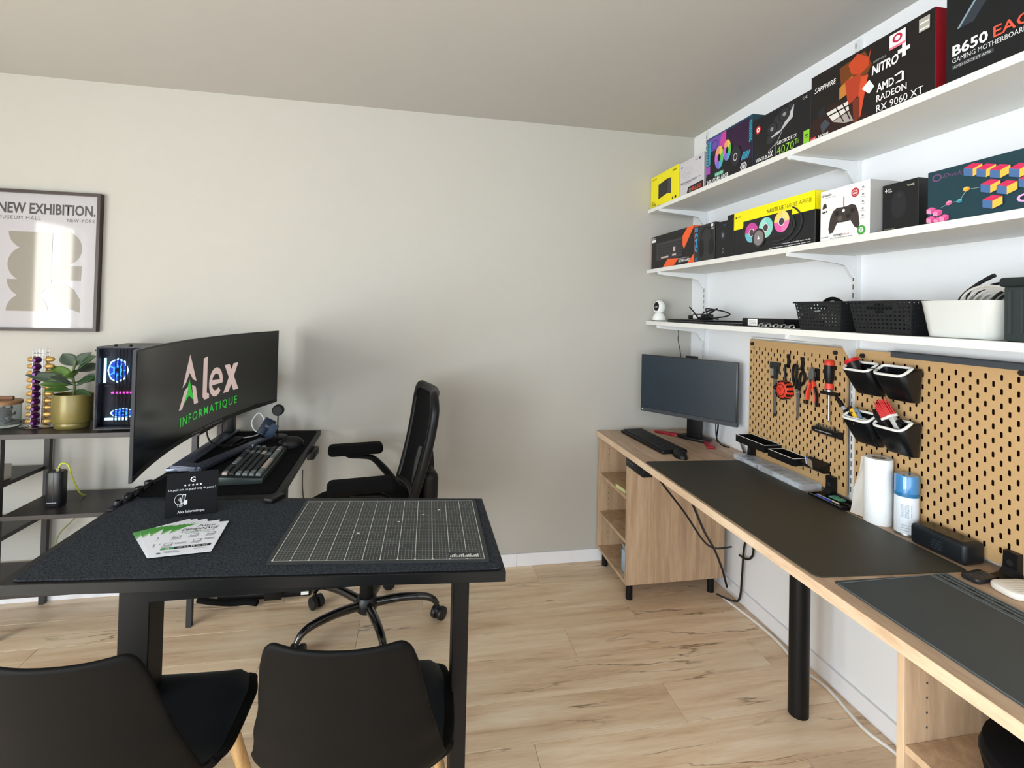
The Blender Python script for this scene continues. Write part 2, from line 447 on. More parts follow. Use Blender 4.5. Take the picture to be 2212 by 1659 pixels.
# ================================================================== wooden worktop along the right wall, cabinets under it
m_oak = wood('pale_oak_top', ['#a08670', '#b99e84', '#cbb299'], (3.5, 0.4, 3.5), rough=0.5, scale=5)
m_oakp = wood('pale_oak_panel', ['#a98d70', '#bc9f80', '#ccb192'], (5, 5, 0.35), rough=0.55, scale=5)
m_edge = wood('pale_oak_edge', ['#c8a98a', '#dcc0a2', '#e6cfb2'], (3.5, 0.5, 3.5), rough=0.5, scale=6)
m_black = mat('black_powder_coat', '#09090a', 0.5, spec=0.35, var=0.1)
m_blackpl = mat('black_plastic', '#0b0b0d', 0.45, spec=0.4, var=0.08)
TZ, TXF = 0.755, 1.048
t = thing('worktop', 'long pale oak worktop along the right wall under the pegboards', 'worktop', (0, 0, 0))
B().box(TXF+0.002, W-0.002, -0.6, D-0.005, TZ-0.03, TZ, bev=0.001).obj('top', m_oak, t)
B().box(TXF-0.0005, TXF+0.002, -0.6, D-0.005, TZ-0.03, TZ, bev=0.0008, seg=1).obj('edge_band', m_edge, t)
B().cyl((1.405, 1.6, 0.0), (1.405, 1.6, TZ-0.03), 0.034, n=32).obj('leg', m_black, t, smooth=True)

def open_cabinet(lab, y0, y1, z0, z1, shelves, legs, x0=1.056, x1=1.6):
    c = thing('open_cabinet', lab, 'cabinet', (0, 0, 0), group='oak cabinets under the worktop')
    th = 0.017
    B().box(x0, x1, y0, y0+th, z0, z1, bev=0.0008, seg=1).obj('side_panel', m_oakp, c)
    B().box(x0, x1, y1-th, y1, z0, z1, bev=0.0008, seg=1).obj('side_panel', m_oakp, c)
    B().box(x0, x1, y0+th, y1-th, z0, z0+th, bev=0.0008, seg=1).obj('bottom_panel', m_oakp, c)
    B().box(x1-0.006, x1, y0+th, y1-th, z0+th, z1).obj('back_panel', m_oakp, c)
    for z in shelves: B().box(x0+0.004, x1-0.008, y0+th, y1-th, z-th, z, bev=0.0008, seg=1).obj('shelf', m_oakp, c)
    b = B()
    for yy, s in ((y0+th, 1), (y1-th, -1)):
        zz = z0+0.06
        while zz < z1-0.04:
            for xx in (x0+0.06,): b.cyl((xx, yy-s*0.001, zz), (xx, yy+s*0.0006, zz), 0.0025, n=8)
            zz += 0.032
    tag(b.obj('pin_holes', m_slot, c), kind='stuff')
    for xx, yy in legs: B().cyl((xx, yy, 0), (xx, yy, z0), 0.017, n=20).obj('leg', m_black, c, smooth=True)
    return c
open_cabinet('low open oak cabinet on black legs in the room corner', 2.336, 2.745, 0.084, TZ-0.03, (0.52, 0.3), ((1.09, 2.37), (1.545, 2.37), (1.09, 2.7), (1.545, 2.7)))
open_cabinet('open oak cabinet under the near end of the worktop', 0.0, 0.922, 0.084, TZ-0.03, (0.53,), ((1.12, 0.04), (1.54, 0.04), (1.12, 0.88), (1.54, 0.88)))
# things in the cabinets
m_note = mat('pale_green_card', '#cbd59a', 0.7); m_blue = mat('pale_blue_pack', '#9fc0e2', 0.35); m_clear = mat('clear_film', '#dfeaf2', 0.15, trans=0.6)
t = thing('note_block', 'pale green note block on the upper cabinet shelf', 'notepad', (1.105, 2.45, 0.52), 0.1)
B().box(-0.04, 0.04, -0.05, 0.05, 0, 0.018, bev=0.001).obj('paper_block', m_note, t); B().box(-0.041, 0.041, -0.051, 0.051, 0.018, 0.02).obj('cover', mat('tan_card', '#b89b73', 0.7), t)
tag(B().box(1.08, 1.13, 2.375, 2.40, 0.52, 0.545, bev=0.006).obj('adapter_plug', m_blackpl, smooth=True), 'small black adapter beside the note block in the cabinet', 'adapter')
t = thing('film_pack', 'pale blue plastic pack standing at the cabinet bottom', 'pack', (1.085, 2.42, 0.101))
B().box(0, 0.05, -0.05, 0.045, 0, 0.11, bev=0.006).obj('pack', m_blue, t, smooth=True); B().box(0.004, 0.046, -0.04, 0.045, 0.111, 0.135, bev=0.004).obj('film_top', m_clear, t, smooth=True)
m_fab = mat('black_fabric', '#0a0a0c', 0.9, spec=0.2, var=0.2, scale=300)
t = thing('round_bin', 'round black bin lying on the near cabinet shelf', 'bin', (1.235, 0.705, 0.531))
B().lathe([(0, 0.0), (0.12, 0.0), (0.142, 0.02), (0.15, 0.06), (0.145, 0.085), (0.12, 0.1), (0, 0.104)], 36).obj('body', m_fab, t, smooth=True)
B().lathe([(0.1485, 0.058), (0.1515, 0.062), (0.1485, 0.066)], 36).obj('seam', m_blackpl, t, smooth=True)
# power block clamped under the worktop edge
t = thing('power_block', 'black multi socket block hanging under the worktop edge', 'power strip', (TXF, 2.345, TZ-0.031), RW)
B().box(0, 0.19, 0.0, 0.05, -0.042, -0.0005, bev=0.003).obj('housing', m_blackpl, t, smooth=True)
b = B()
for i in range(4): b.box(0.012+i*0.022, 0.02+i*0.022, -0.0006, 0.001, -0.018, -0.012)
tag(b.obj('ports', mat('port_grey', '#55585c', 0.4), t), kind='stuff')
# cables below the worktop
m_cable = mat('black_cable', '#111113', 0.5); m_cablew = mat('white_cable', '#e4e4e2', 0.45)
tag(B().tube([(1.06, 2.05, 0.735), (1.09, 2.04, 0.69), (1.2, 2.05, 0.56), (1.33, 2.1, 0.40), (1.46, 2.2, 0.31), (1.6, 2.28, 0.27)], 0.0045).obj('power_cable', m_cable, smooth=True), 'black cable drooping from the worktop edge across the corner cabinet', 'cable')
tag(B().tube([(1.1, 1.9, 0.73), (1.16, 1.93, 0.66), (1.3, 2.05, 0.47), (1.42, 2.15, 0.33), (1.53, 2.25, 0.18), (1.58, 2.30, 0.1), (1.6, 2.31, 0.05)], 0.0055).obj('power_cable', m_cable, smooth=True), 'thicker black cable hanging behind the cabinet edge to the floor', 'cable')
tag(B().tube([(1.625, 2.25, 0.24), (1.625, 2.19, 0.25), (1.625, 2.15, 0.29), (1.625, 2.15, 0.36), (1.625, 2.18, 0.38), (1.622, 2.21, 0.3), (1.62, 2.22, 0.16), (1.61, 2.22, 0.05), (1.59, 2.24, 0.02), (1.54, 2.31, 0.02)], 0.005).obj('looped_cable', m_cable, smooth=True), 'looped black cable on the white wall behind the corner cabinet', 'cable')
tag(B().tube([(1.57, 2.3, 0.006), (1.6, 2.1, 0.006), (1.605, 1.95, 0.007), (1.585, 1.8, 0.006), (1.605, 1.68, 0.006), (1.58, 1.5, 0.006), (1.6, 1.38, 0.006), (1.57, 1.2, 0.006), (1.6, 1.05, 0.006), (1.59, 0.8, 0.006), (1.6, 0.5, 0.006)], 0.0055).obj('floor_cable', m_cablew, smooth=True), 'white cable snaking along the floor at the right baseboard', 'cable')
# ================================================================== boxes on the two upper shelves
m_ink = {}
def ink(hexc, rough=0.45, name=None):
    k = 'ink_' + hexc.strip('#')
    return mat(k, hexc, rough, var=0.02, scale=80)
WHT, BLK, GRY = ink('#f2f2f0'), ink('#0b0b0d'), ink('#8d8f92')
def carton(name, label, y_left, y_right, z, h, depth, col, x=1.36, side=None, cat='box', rough=0.4):
    w = y_left-y_right
    t = thing(name, label, cat, (x, y_left, z+0.0005), RW, 'product boxes on the wall shelves')
    B().box(0, w, 0, depth, 0, h, bev=0.001, seg=1).obj('carton', ink(col, rough), t)
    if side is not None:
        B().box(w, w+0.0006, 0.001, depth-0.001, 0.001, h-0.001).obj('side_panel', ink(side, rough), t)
    return t, w, Print(t, w, h)
ZA, ZB = S[2]+ST, S[1]+ST
# --- top shelf
t, w, P = carton('yellow_carton', 'small yellow box picturing a black computer case, top shelf corner', 2.756, 2.437, ZA, 0.188, 0.2, '#efe200')
P.poly([(0.30, 0.23), (0.62, 0.30), (0.62, 0.74), (0.30, 0.68)], ink('#1d1d1f'), 'printed_case'); P.poly([(0.62, 0.30), (0.76, 0.25), (0.76, 0.72), (0.62, 0.74)], ink('#3a3a3c'), 'printed_case_side')
P.lines([(0.33, 0.58, 0.32+0.055*i, 0.02) for i in range(7)], ink('#3c3c3e'), 'printed_vents')
P.text('CORSAIR', 0.06, 0.88, 0.045, BLK, wu=0.17); P.text('3500X', 0.80, 0.87, 0.05, BLK, wu=0.14, bold=0.02)
P.text('FRAME', 0.04, 0.17, 0.035, BLK, wu=0.12); P.text('SP150L', 0.04, 0.07, 0.075, BLK, wu=0.18, bold=0.01); P.lines([(0.04, 0.4, 0.03, 0.012)], ink('#8a8400'))
P.ell(0.82, 0.09, 0.022, 0.035, BLK); P.ell(0.91, 0.09, 0.03, 0.04, BLK)
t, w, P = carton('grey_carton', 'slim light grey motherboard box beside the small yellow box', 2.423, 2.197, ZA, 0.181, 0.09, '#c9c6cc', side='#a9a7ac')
P.poly([(0.3, 0.0), (0.38, 0.20), (0.98, 0.24), (0.98, 0.0)], ink('#241a1c'), 'printed_banner'); P.text('B650', 0.55, 0.06, 0.11, ink('#c8402c'), wu=0.36, bold=0.015)
P.text('DDR5', 0.42, 0.1, 0.035, WHT, wu=0.1); P.text('AMD', 0.42, 0.05, 0.03, WHT, wu=0.08)
P.text('PRO B650-S WIFI', 0.06, 0.34, 0.06, ink('#3a3a40'), wu=0.66, bold=0.01); P.lines([(0.2, 0.5, 0.31, 0.008)], ink('#b04030')); P.text('5x', 0.8, 0.36, 0.05, ink('#77777c'), wu=0.09)
P.lines([(0.15, 0.55, 0.55, 0.008), (0.2, 0.5, 0.48, 0.008), (0.12, 0.45, 0.62, 0.008)], ink('#a9a6ad')); P.ell(0.36, 0.7, 0.15, 0.1, ink('#b4b1b8'), inner=0.94); P.ell(0.85, 0.88, 0.03, 0.035, ink('#333338'), 'printed_emblem'); P.ell(0.1, 0.84, 0.025, 0.03, ink('#333338'), 'printed_emblem', inner=0.5); P.text('MSI', 0.68, 0.86, 0.03, ink('#55555a'), wu=0.1)
t, w, P = carton('purple_carton', 'purple and teal liquid cooler box with two rainbow fans', 2.175, 1.838, ZA, 0.226, 0.13, '#2b0d35', side='#123a44')
P.rect(0.0, 0.10, 0.42, 0.97, ink('#2f9db4')); P.poly([(0.10, 0.70), (0.46, 0.66), (0.46, 0.97), (0.0, 0.97), (0.0, 0.92), (0.1, 0.92)], ink('#6a4ba6')); P.poly([(0.3, 0.68), (0.46, 0.66), (0.46, 0.97), (0.36, 0.97)], ink('#c0409a')); P.rect(0.0, 0.10, 0.24, 0.40, ink('#a04bb0'))
P.rect(0.0, 1.0, 0.97, 1.0, ink('#1b4a66')); P.rect(0.93, 1.0, 0.48, 0.97, ink('#133c4c'))
P.polys([[(0.935, 0.5+0.05*i), (0.985, 0.54+0.05*i), (0.985, 0.565+0.05*i), (0.935, 0.525+0.05*i)] for i in range(8)], ink('#35a3bd'), 'printed_stripes')
P.polys([[(0.78+0.03*i, 0.22), (0.80+0.03*i, 0.22), (0.84+0.03*i, 0.36), (0.82+0.03*i, 0.36)] for i in range(5)], ink('#35a3bd'), 'printed_stripes'); P.polys([[(0.03, 0.45+0.06*i), (0.07, 0.45+0.06*i), (0.07, 0.485+0.06*i), (0.03, 0.485+0.06*i)] for i in range(8)], ink('#1a4a60'), 'printed_marks')
P.ell(0.2, 0.8, 0.08, 0.1, ink('#3d2f86'), inner=0.85); P.rect(0.10, 0.6, 0.1, 0.62, ink('#0c0a10')); P.rect(0.0, 1, 0.0, 0.2, ink('#120a16'))
for (u, v, ru, rv) in ((0.31, 0.49, 0.10, 0.235), (0.49, 0.56, 0.085, 0.21)):
    for k, c in enumerate(('#e7c24a', '#5fbf55', '#3fa9b8', '#7a6bd0', '#c06bc8', '#e59a7a')):
        P.ell(u, v, ru, rv, ink(c), 'printed_fan', n=8, a0=PI/2-k*PI/3-PI/3, a1=PI/2-k*PI/3, inner=0.32)
    P.ell(u, v, ru*0.33, rv*0.3, BLK, 'printed_hub')
P.ell(0.68, 0.36, 0.10, 0.2, ink('#26262a'), 'printed_pump'); P.ell(0.67, 0.34, 0.04, 0.075, ink('#d8d8da'), 'printed_ring', inner=0.8); P.ell(0.84, 0.085, 0.07, 0.085, ink('#cfd0d2'), 'printed_badge', n=6); P.ell(0.84, 0.085, 0.05, 0.06, ink('#4a4a4e'), 'printed_badge', n=6, inner=0.7)
P.rect(0.22, 0.42, 0.12, 0.2, ink('#1f9e78')); P.text('LIQUID', 0.235, 0.135, 0.05, WHT, wu=0.17); P.text('240L CORE ARGB', 0.03, 0.02, 0.085, WHT, wu=0.5, bold=0.02)
t, w, P = carton('black_carton', 'black graphics card box with green corner label and twin fan picture', 1.834, 1.527, ZA, 0.192, 0.1, '#15161a', side='#0e0e10')
card = [(0.26, 0.36), (0.30, 0.62), (0.42, 0.83), (0.66, 0.95), (0.74, 0.9), (0.72, 0.68), (0.52, 0.5), (0.34, 0.32)]
P.poly(card, ink('#2c2d31'), 'printed_card'); P.poly([(0.34, 0.50), (0.52, 0.52), (0.74, 0.90), (0.72, 0.66), (0.5, 0.47), (0.36, 0.44)], ink('#b9babd'), 'printed_card_edge')
for u, v in ((0.36, 0.62), (0.58, 0.80)):
    P.ell(u, v, 0.10, 0.145, ink('#0c0c0e'), 'printed_fan'); P.ell(u, v, 0.085, 0.125, ink('#2a2b2f'), 'printed_fan', inner=0.4); P.ell(u, v, 0.03, 0.04, ink('#8b8c90'), 'printed_hub')
P.poly([(0.3, 0.2), (0.45, 0.3), (0.54, 0.48), (0.55, 0.48), (0.46, 0.285), (0.3, 0.185)], ink('#9a9b9e'), 'printed_line')
P.ell(0.1, 0.75, 0.05, 0.085, ink('#c8242c'), 'printed_emblem'); P.ell(0.1, 0.75, 0.03, 0.05, WHT, 'printed_emblem', inner=0.5); P.text('VENTUS', 0.06, 0.06, 0.07, WHT, wu=0.22, bold=0.02, shear=0.2); P.text('2X', 0.29, 0.06, 0.12, WHT, wu=0.1, bold=0.02, shear=0.2)
P.text('GEFORCE RTX', 0.46, 0.235, 0.065, WHT, wu=0.33, bold=0.01); P.text('4070', 0.46, 0.03, 0.165, ink('#8cc63c'), wu=0.29); P.text('Ti', 0.76, 0.1, 0.1, ink('#8cc63c'), wu=0.06); P.rect(0.435, 0.439, 0.02, 0.3, ink('#8cc63c'))
P.rect(0.90, 0.99, 0.0, 0.27, ink('#86c232')); P.ell(0.945, 0.18, 0.022, 0.02, ink('#3b5c14'), 'printed_emblem'); P.lines([(0.92, 0.97, 0.13, 0.012)], ink('#3b5c14')); P.text('OC', 0.88, 0.88, 0.05, ink('#c9c9cc'), wu=0.08, bold=0.01)
t, w, P = carton('red_edged_carton', 'wide black graphics card box with red side and orange armour artwork', 1.526, 1.096, ZA, 0.231, 0.11, '#181414', side='#8d0f1c')
P.poly([(0.0, 0.0), (0.55, 0.0), (0.42, 0.35), (0.2, 0.45), (0.0, 0.3)], ink('#2a1512'), 'printed_glow'); P.poly([(0.28, 0.9), (0.5, 0.95), (0.56, 0.72), (0.48, 0.5), (0.3, 0.55)], ink('#6b3812'), 'printed_glow'); P.poly([(0.28, 0.62), (0.4, 0.7), (0.37, 0.48), (0.28, 0.45)], ink('#b8772e'), 'printed_glow')
P.poly([(0.36, 0.88), (0.44, 0.97), (0.53, 0.84), (0.55, 0.95), (0.53, 0.72), (0.47, 0.66), (0.39, 0.72)], ink('#b9431f'), 'printed_shard'); P.poly([(0.33, 0.67), (0.47, 0.68), (0.47, 0.40), (0.36, 0.30)], ink('#a83a20'), 'printed_shard'); P.poly([(0.47, 0.62), (0.53, 0.60), (0.50, 0.35), (0.47, 0.08), (0.42, 0.02), (0.45, 0.4)], ink('#c94a28'), 'printed_shard')
P.poly([(0.40, 0.34), (0.46, 0.36), (0.46, 0.06), (0.41, 0.02)], ink('#6d2a17'), 'printed_shard'); P.poly([(0.16, 0.34), (0.36, 0.37), (0.37, 0.24), (0.22, 0.18)], ink('#d9d4cf'), 'printed_plate'); P.poly([(0.22, 0.17), (0.37, 0.22), (0.41, 0.06), (0.33, 0.08)], ink('#a39b95'), 'printed_plate'); P.poly([(0.06, 0.40), (0.14, 0.47), (0.16, 0.33), (0.1, 0.3)], ink('#1e2228'), 'printed_plate'); P.poly([(0.1, 0.2), (0.15, 0.26), (0.2, 0.16), (0.12, 0.06)], ink('#3e444c'), 'printed_plate'); P.polys([[(0.25, 0.35), (0.26, 0.35), (0.33, 0.1), (0.32, 0.1)], [(0.31, 0.36), (0.32, 0.36), (0.385, 0.1), (0.375, 0.1)], [(0.18, 0.29), (0.37, 0.315), (0.37, 0.295), (0.18, 0.27)]], BLK, 'printed_seams')
P.poly([(0.48, 0.44), (0.54, 0.52), (0.58, 0.40), (0.54, 0.33)], WHT, 'printed_mark'); P.text('SAPPHIRE', 0.04, 0.72, 0.075, WHT, wu=0.21, shear=0.2); P.text('NITRO', 0.56, 0.56, 0.115, WHT, wu=0.2, bold=0.03, shear=0.15); P.poly([(0.785, 0.60), (0.812, 0.60), (0.812, 0.66), (0.84, 0.66), (0.84, 0.71), (0.812, 0.71), (0.812, 0.78), (0.785, 0.78), (0.785, 0.71), (0.755, 0.71), (0.755, 0.66), (0.785, 0.66)], WHT, 'printed_cross'); P.text('SAPPHIRE', 0.57, 0.71, 0.03, ink('#9a9a9c'), wu=0.1)
P.text('AMD', 0.60, 0.30, 0.105, WHT, wu=0.13, bold=0.02); P.poly([(0.74, 0.30), (0.80, 0.30), (0.80, 0.41), (0.785, 0.40), (0.785, 0.32), (0.755, 0.32)], WHT, 'printed_arrow'); P.poly([(0.745, 0.395), (0.80, 0.41), (0.785, 0.43), (0.73, 0.41)], WHT, 'printed_arrow'); P.text('RADEON', 0.60, 0.17, 0.085, WHT, wu=0.22, bold=0.01); P.text('RX 9060 XT', 0.60, 0.03, 0.095, WHT, wu=0.33)
P.rect(0.695, 0.81, 0.79, 0.95, WHT); P.ell(0.752, 0.875, 0.035, 0.055, ink('#b3163c'), 'printed_emblem', inner=0.55); P.rect(0.695, 0.81, 0.76, 0.79, ink('#e27a8a')); P.rect(0.90, 0.97, 0.78, 0.94, ink('#a7a49c')); P.lines([(0.905, 0.965, 0.80, 0.02), (0.905, 0.965, 0.87, 0.02)], ink('#e8e8e4')); P.rect(0.005, 0.06, 0.0, 0.06, ink('#c8202c')); P.text('16GB', 0.01, 0.012, 0.03, WHT, wu=0.045); P.text('HDMI', 0.085, 0.01, 0.045, WHT, wu=0.1, bold=0.01, shear=0.15)
t, w, P = carton('dark_carton', 'tall black motherboard box with orange lettering at the right image edge', 1.068, 0.74, ZA, 0.31, 0.08, '#101316')
P.poly([(0.08, 0.44), (0.52, 1.0), (0.62, 1.0), (0.2, 0.44)], ink('#2b333c'), 'printed_beam'); P.poly([(0.08, 0.44), (0.1, 0.44), (0.5, 1.0), (0.48, 1.0)], ink('#7f97a3'), 'printed_beam'); P.poly([(0.45, 0.45), (1.0, 0.85), (1.0, 0.7), (0.62, 0.42)], ink('#3c4146'), 'printed_beam')
P.ell(0.72, 0.86, 0.14, 0.14, ink('#2f6f80'), 'printed_ring', inner=0.72); P.ell(0.72, 0.86, 0.09, 0.09, ink('#a9dbe6'), 'printed_ring', inner=0.6); P.poly([(0.4, 0.6), (0.47, 0.68), (0.52, 0.6), (0.47, 0.52)], ink('#9fcad4'), 'printed_claw'); P.poly([(0.5, 0.76), (0.58, 0.82), (0.56, 0.7)], ink('#6ea4b2'), 'printed_claw')
P.text('B650', 0.05, 0.225, 0.085, WHT, wu=0.25, bold=0.025); P.text('EAGLE', 0.335, 0.225, 0.085, ink('#d2573f'), wu=0.36, bold=0.012); P.text('GAMING MOTHERBOARD', 0.05, 0.165, 0.04, ink('#d7d9da'), wu=0.5); P.rect(0.05, 0.34, 0.11, 0.145, ink('#3b3e42')); P.text('AMD SOCKET AM5', 0.06, 0.117, 0.022, ink('#c0c2c4'), wu=0.26)
# --- middle shelf
t, w, P = carton('keyboard_carton', 'black and orange keyboard box at the corner end of the middle shelf', 2.734, 2.272, ZB, 0.19, 0.09, '#141315', side='#e8541c')
B().box(-0.0008, 0, 0.001, 0.089, 0.001, 0.189).obj('side_panel', ink('#f0602a'), t)
P.poly([(0.72, 0.72), (0.86, 1.0), (1.0, 1.0), (0.79, 0.42)], ink('#f0602a')); P.poly([(0.3, 0.0), (0.42, 0.24), (0.68, 0.2), (0.56, 0.0)], ink('#f0602a')); P.poly([(0.86, 0.0), (1.0, 0.25), (1.0, 0.0)], ink('#f0602a'))
P.rect(0.14, 0.76, 0.25, 0.76, ink('#3d3a40'), 'printed_keyboard'); P.polys([[(0.17+0.045*i, 0.30+0.085*j), (0.205+0.045*i, 0.30+0.085*j), (0.205+0.045*i, 0.36+0.085*j), (0.17+0.045*i, 0.36+0.085*j)] for i in range(13) for j in range(5)], ink('#1f1d21'), 'printed_keys'); P.rect(0.26, 0.44, 0.28, 0.33, ink('#c9b7ae'), 'printed_key'); P.polys([[(0.53, 0.3), (0.62, 0.3), (0.62, 0.35), (0.53, 0.35)], [(0.55, 0.42), (0.6, 0.42), (0.6, 0.55), (0.55, 0.55)]], ink('#c9b7ae'), 'printed_keys'); P.rect(0.02, 0.12, 0.82, 0.9, WHT); P.text('PRO', 0.025, 0.92, 0.04, WHT, wu=0.08); P.text('KEYBOARD', 0.68, 0.08, 0.07, WHT, wu=0.24, bold=0.01); P.lines([(0.66, 0.9, 0.17, 0.02)], GRY)
t, w, P = carton('headset_carton', 'dark grey headset box with vertical blue lettering', 2.27, 2.097, ZB, 0.178, 0.1, '#2a2b2e', side='#101113')
P.text('G435', 0.17, 0.28, 0.14, ink('#2aa3e0'), wu=0.72, bold=0.02, rot=PI/2); P.ell(0.1, 0.08, 0.045, 0.05, ink('#2aa3e0'), 'printed_emblem', inner=0.7)
P.ell(0.60, 0.58, 0.30, 0.36, ink('#0f1012'), 'printed_headband', a0=0, a1=PI, inner=0.86); P.ell(0.36, 0.36, 0.13, 0.24, ink('#0f1012'), 'printed_ear_cup'); P.ell(0.84, 0.36, 0.12, 0.23, ink('#0f1012'), 'printed_ear_cup'); P.ell(0.88, 0.93, 0.05, 0.05, WHT, 'printed_emblem'); P.text('logi', 0.82, 0.83, 0.03, WHT, wu=0.13)
t, w, P = carton('hang_tab_carton', 'narrow black box with a hanging tab on the middle shelf', 2.09, 1.957, ZB, 0.168, 0.06, '#101217', side='#08080a')
B().box(0.088, w, 0.002, 0.006, 0.168, 0.188, bev=0.001).obj('hang_tab', BLK, t); P.ell(0.42, 0.62, 0.12, 0.12, ink('#2b2e34'), 'printed_lens'); P.ell(0.42, 0.62, 0.05, 0.06, ink('#6f757c'), 'printed_lens'); P.ell(0.45, 0.2, 0.06, 0.06, ink('#8a8e94'), 'printed_emblem', inner=0.75); P.text('4K', 0.45, 0.86, 0.05, ink('#2c6f8e'), wu=0.13, bold=0.02)
t, w, P = carton('yellow_black_carton', 'long black and yellow cooler box with three bright fans', 1.953, 1.501, ZB, 0.187, 0.12, '#15161a', side='#0a0a0c')
B().box(w, w+0.001, 0.001, 0.119, 0.12, 0.186).obj('side_panel', ink('#e6d800'), t); P.rect(0.0, 1.0, 0.64, 1.0, ink('#f2e600')); P.rect(0.14, 0.74, 0.64, 0.74, ink('#2a292c')); P.rect(0.14, 0.76, 0.27, 0.75, ink('#232226')); P.rect(0.0, 0.13, 0.6, 0.66, ink('#f2e600'))
P.text('NAUTILUS', 0.46, 0.80, 0.085, BLK, wu=0.20, bold=0.01); P.text('360 RS ARGB', 0.675, 0.80, 0.085, ink('#8a8200'), wu=0.29); P.text('CORSAIR', 0.05, 0.87, 0.03, BLK, wu=0.06); P.poly([(0.02, 0.86), (0.045, 0.86), (0.032, 0.92)], BLK, 'printed_emblem')
for u, v, cc in ((0.26, 0.46, ('#c8459a', '#c8459a', '#6fb8c8', '#5fc0cc')), (0.45, 0.50, ('#7fd0c8', '#9fdcd0', '#d8e8a8', '#8fd0c4')), (0.645, 0.55, ('#f0d880', '#e8d060', '#e05aa8', '#f07ab0'))):
    for k, c in enumerate(cc): P.ell(u, v, 0.09, 0.22, ink(c), 'printed_fan', n=8, a0=PI/4+k*PI/2-PI/4, a1=PI/4+k*PI/2+PI/4, inner=0.42)
    P.ell(u, v, 0.036, 0.09, WHT, 'printed_ring', inner=0.75); P.ell(u, v, 0.03, 0.075, ink('#4a3f46'), 'printed_hub')
P.ell(0.36, 0.31, 0.085, 0.21, ink('#2c282c'), 'printed_pump'); P.ell(0.36, 0.31, 0.065, 0.165, ink('#807a7c'), 'printed_pump'); P.poly([(0.345, 0.28), (0.375, 0.28), (0.36, 0.36)], WHT, 'printed_emblem'); P.ell(0.62, 0.48, 0.26, 0.4, ink('#2b2c30'), 'printed_hose', a0=-PI*0.6, a1=PI*0.3, inner=0.93); P.ell(0.6, 0.45, 0.2, 0.3, ink('#2b2c30'), 'printed_hose', a0=-PI*0.6, a1=PI*0.2, inner=0.9)
P.lines([(0.65, 0.97, 0.08, 0.015), (0.5, 0.97, 0.03, 0.015)], ink('#b9babc'))
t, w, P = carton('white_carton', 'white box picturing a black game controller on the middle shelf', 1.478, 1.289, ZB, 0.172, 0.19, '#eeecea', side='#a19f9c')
DK = ink('#3a3230')
pad = [(0.22, 0.44), (0.28, 0.56), (0.36, 0.61), (0.46, 0.60), (0.56, 0.60), (0.66, 0.62), (0.74, 0.58), (0.79, 0.45), (0.82, 0.22), (0.79, 0.14), (0.72, 0.18), (0.64, 0.32), (0.57, 0.31), (0.46, 0.31), (0.37, 0.32), (0.28, 0.14), (0.21, 0.13), (0.18, 0.22)]
P.poly(pad, DK, 'printed_gamepad'); P.rect(0.495, 0.515, 0.6, 0.8, DK, 'printed_cord'); P.ell(0.5, 0.53, 0.028, 0.03, WHT, 'printed_emblem'); P.ell(0.36, 0.5, 0.05, 0.05, ink('#1f1a19'), 'printed_stick'); P.ell(0.43, 0.39, 0.05, 0.05, ink('#5c5350'), 'printed_stick'); P.ell(0.6, 0.41, 0.045, 0.045, ink('#1f1a19'), 'printed_stick'); P.ell(0.68, 0.5, 0.045, 0.05, ink('#1f1a19'), 'printed_buttons')
P.text('GameSir', 0.08, 0.88, 0.045, BLK, wu=0.17, bold=0.01); P.ell(0.06, 0.9, 0.018, 0.022, BLK, 'printed_emblem', inner=0.6); P.lines([(0.1, 0.34, 0.845, 0.008)], GRY); P.ell(0.73, 0.82, 0.075, 0.085, ink('#b52633'), 'printed_badge'); P.ell(0.73, 0.82, 0.052, 0.06, ink('#e8c9c9'), 'printed_badge', inner=0.88); P.rect(0.695, 0.765, 0.79, 0.82, ink('#e8c9c9')); P.rect(0.695, 0.765, 0.84, 0.855, ink('#e8c9c9'))
P.poly([(0.05, 0.64), (0.15, 0.65), (0.135, 0.74), (0.075, 0.74)], ink('#2b2b2d'), 'printed_phone'); P.ell(0.065, 0.57, 0.014, 0.018, BLK); P.ell(0.105, 0.575, 0.016, 0.02, BLK); P.ell(0.145, 0.58, 0.014, 0.018, BLK)
for i in range(5): P.ell(0.885, 0.88-0.13*i, 0.02, 0.02, GRY, 'printed_icon'); P.lines([(0.84, 0.93, 0.83-0.13*i, 0.008)], GRY)
P.ell(0.86, 0.10, 0.078, 0.085, ink('#3f9a3c'), 'printed_badge'); P.ell(0.86, 0.1, 0.045, 0.05, WHT, 'printed_emblem'); P.poly([(0.83, 0.065), (0.845, 0.065), (0.89, 0.135), (0.875, 0.135)], ink('#3f9a3c'), 'printed_emblem'); P.poly([(0.875, 0.065), (0.89, 0.065), (0.845, 0.135), (0.83, 0.135)], ink('#3f9a3c'), 'printed_emblem'); P.text('G7 PRO', 0.31, 0.06, 0.04, BLK, wu=0.18, bold=0.02, shear=0.2); P.text('Wired', 0.5, 0.06, 0.035, ink('#b06a6a'), wu=0.13); P.lines([(0.24, 0.7, 0.025, 0.01)], GRY); P.text('MADE FOR', 0.04, 0.06, 0.02, BLK, wu=0.16, bold=0.01)
t, w, P = carton('mouse_carton', 'small black mouse box between white box and teal box', 1.283, 1.172, ZB, 0.149, 0.075, '#16171a', x=1.4, side='#050506')
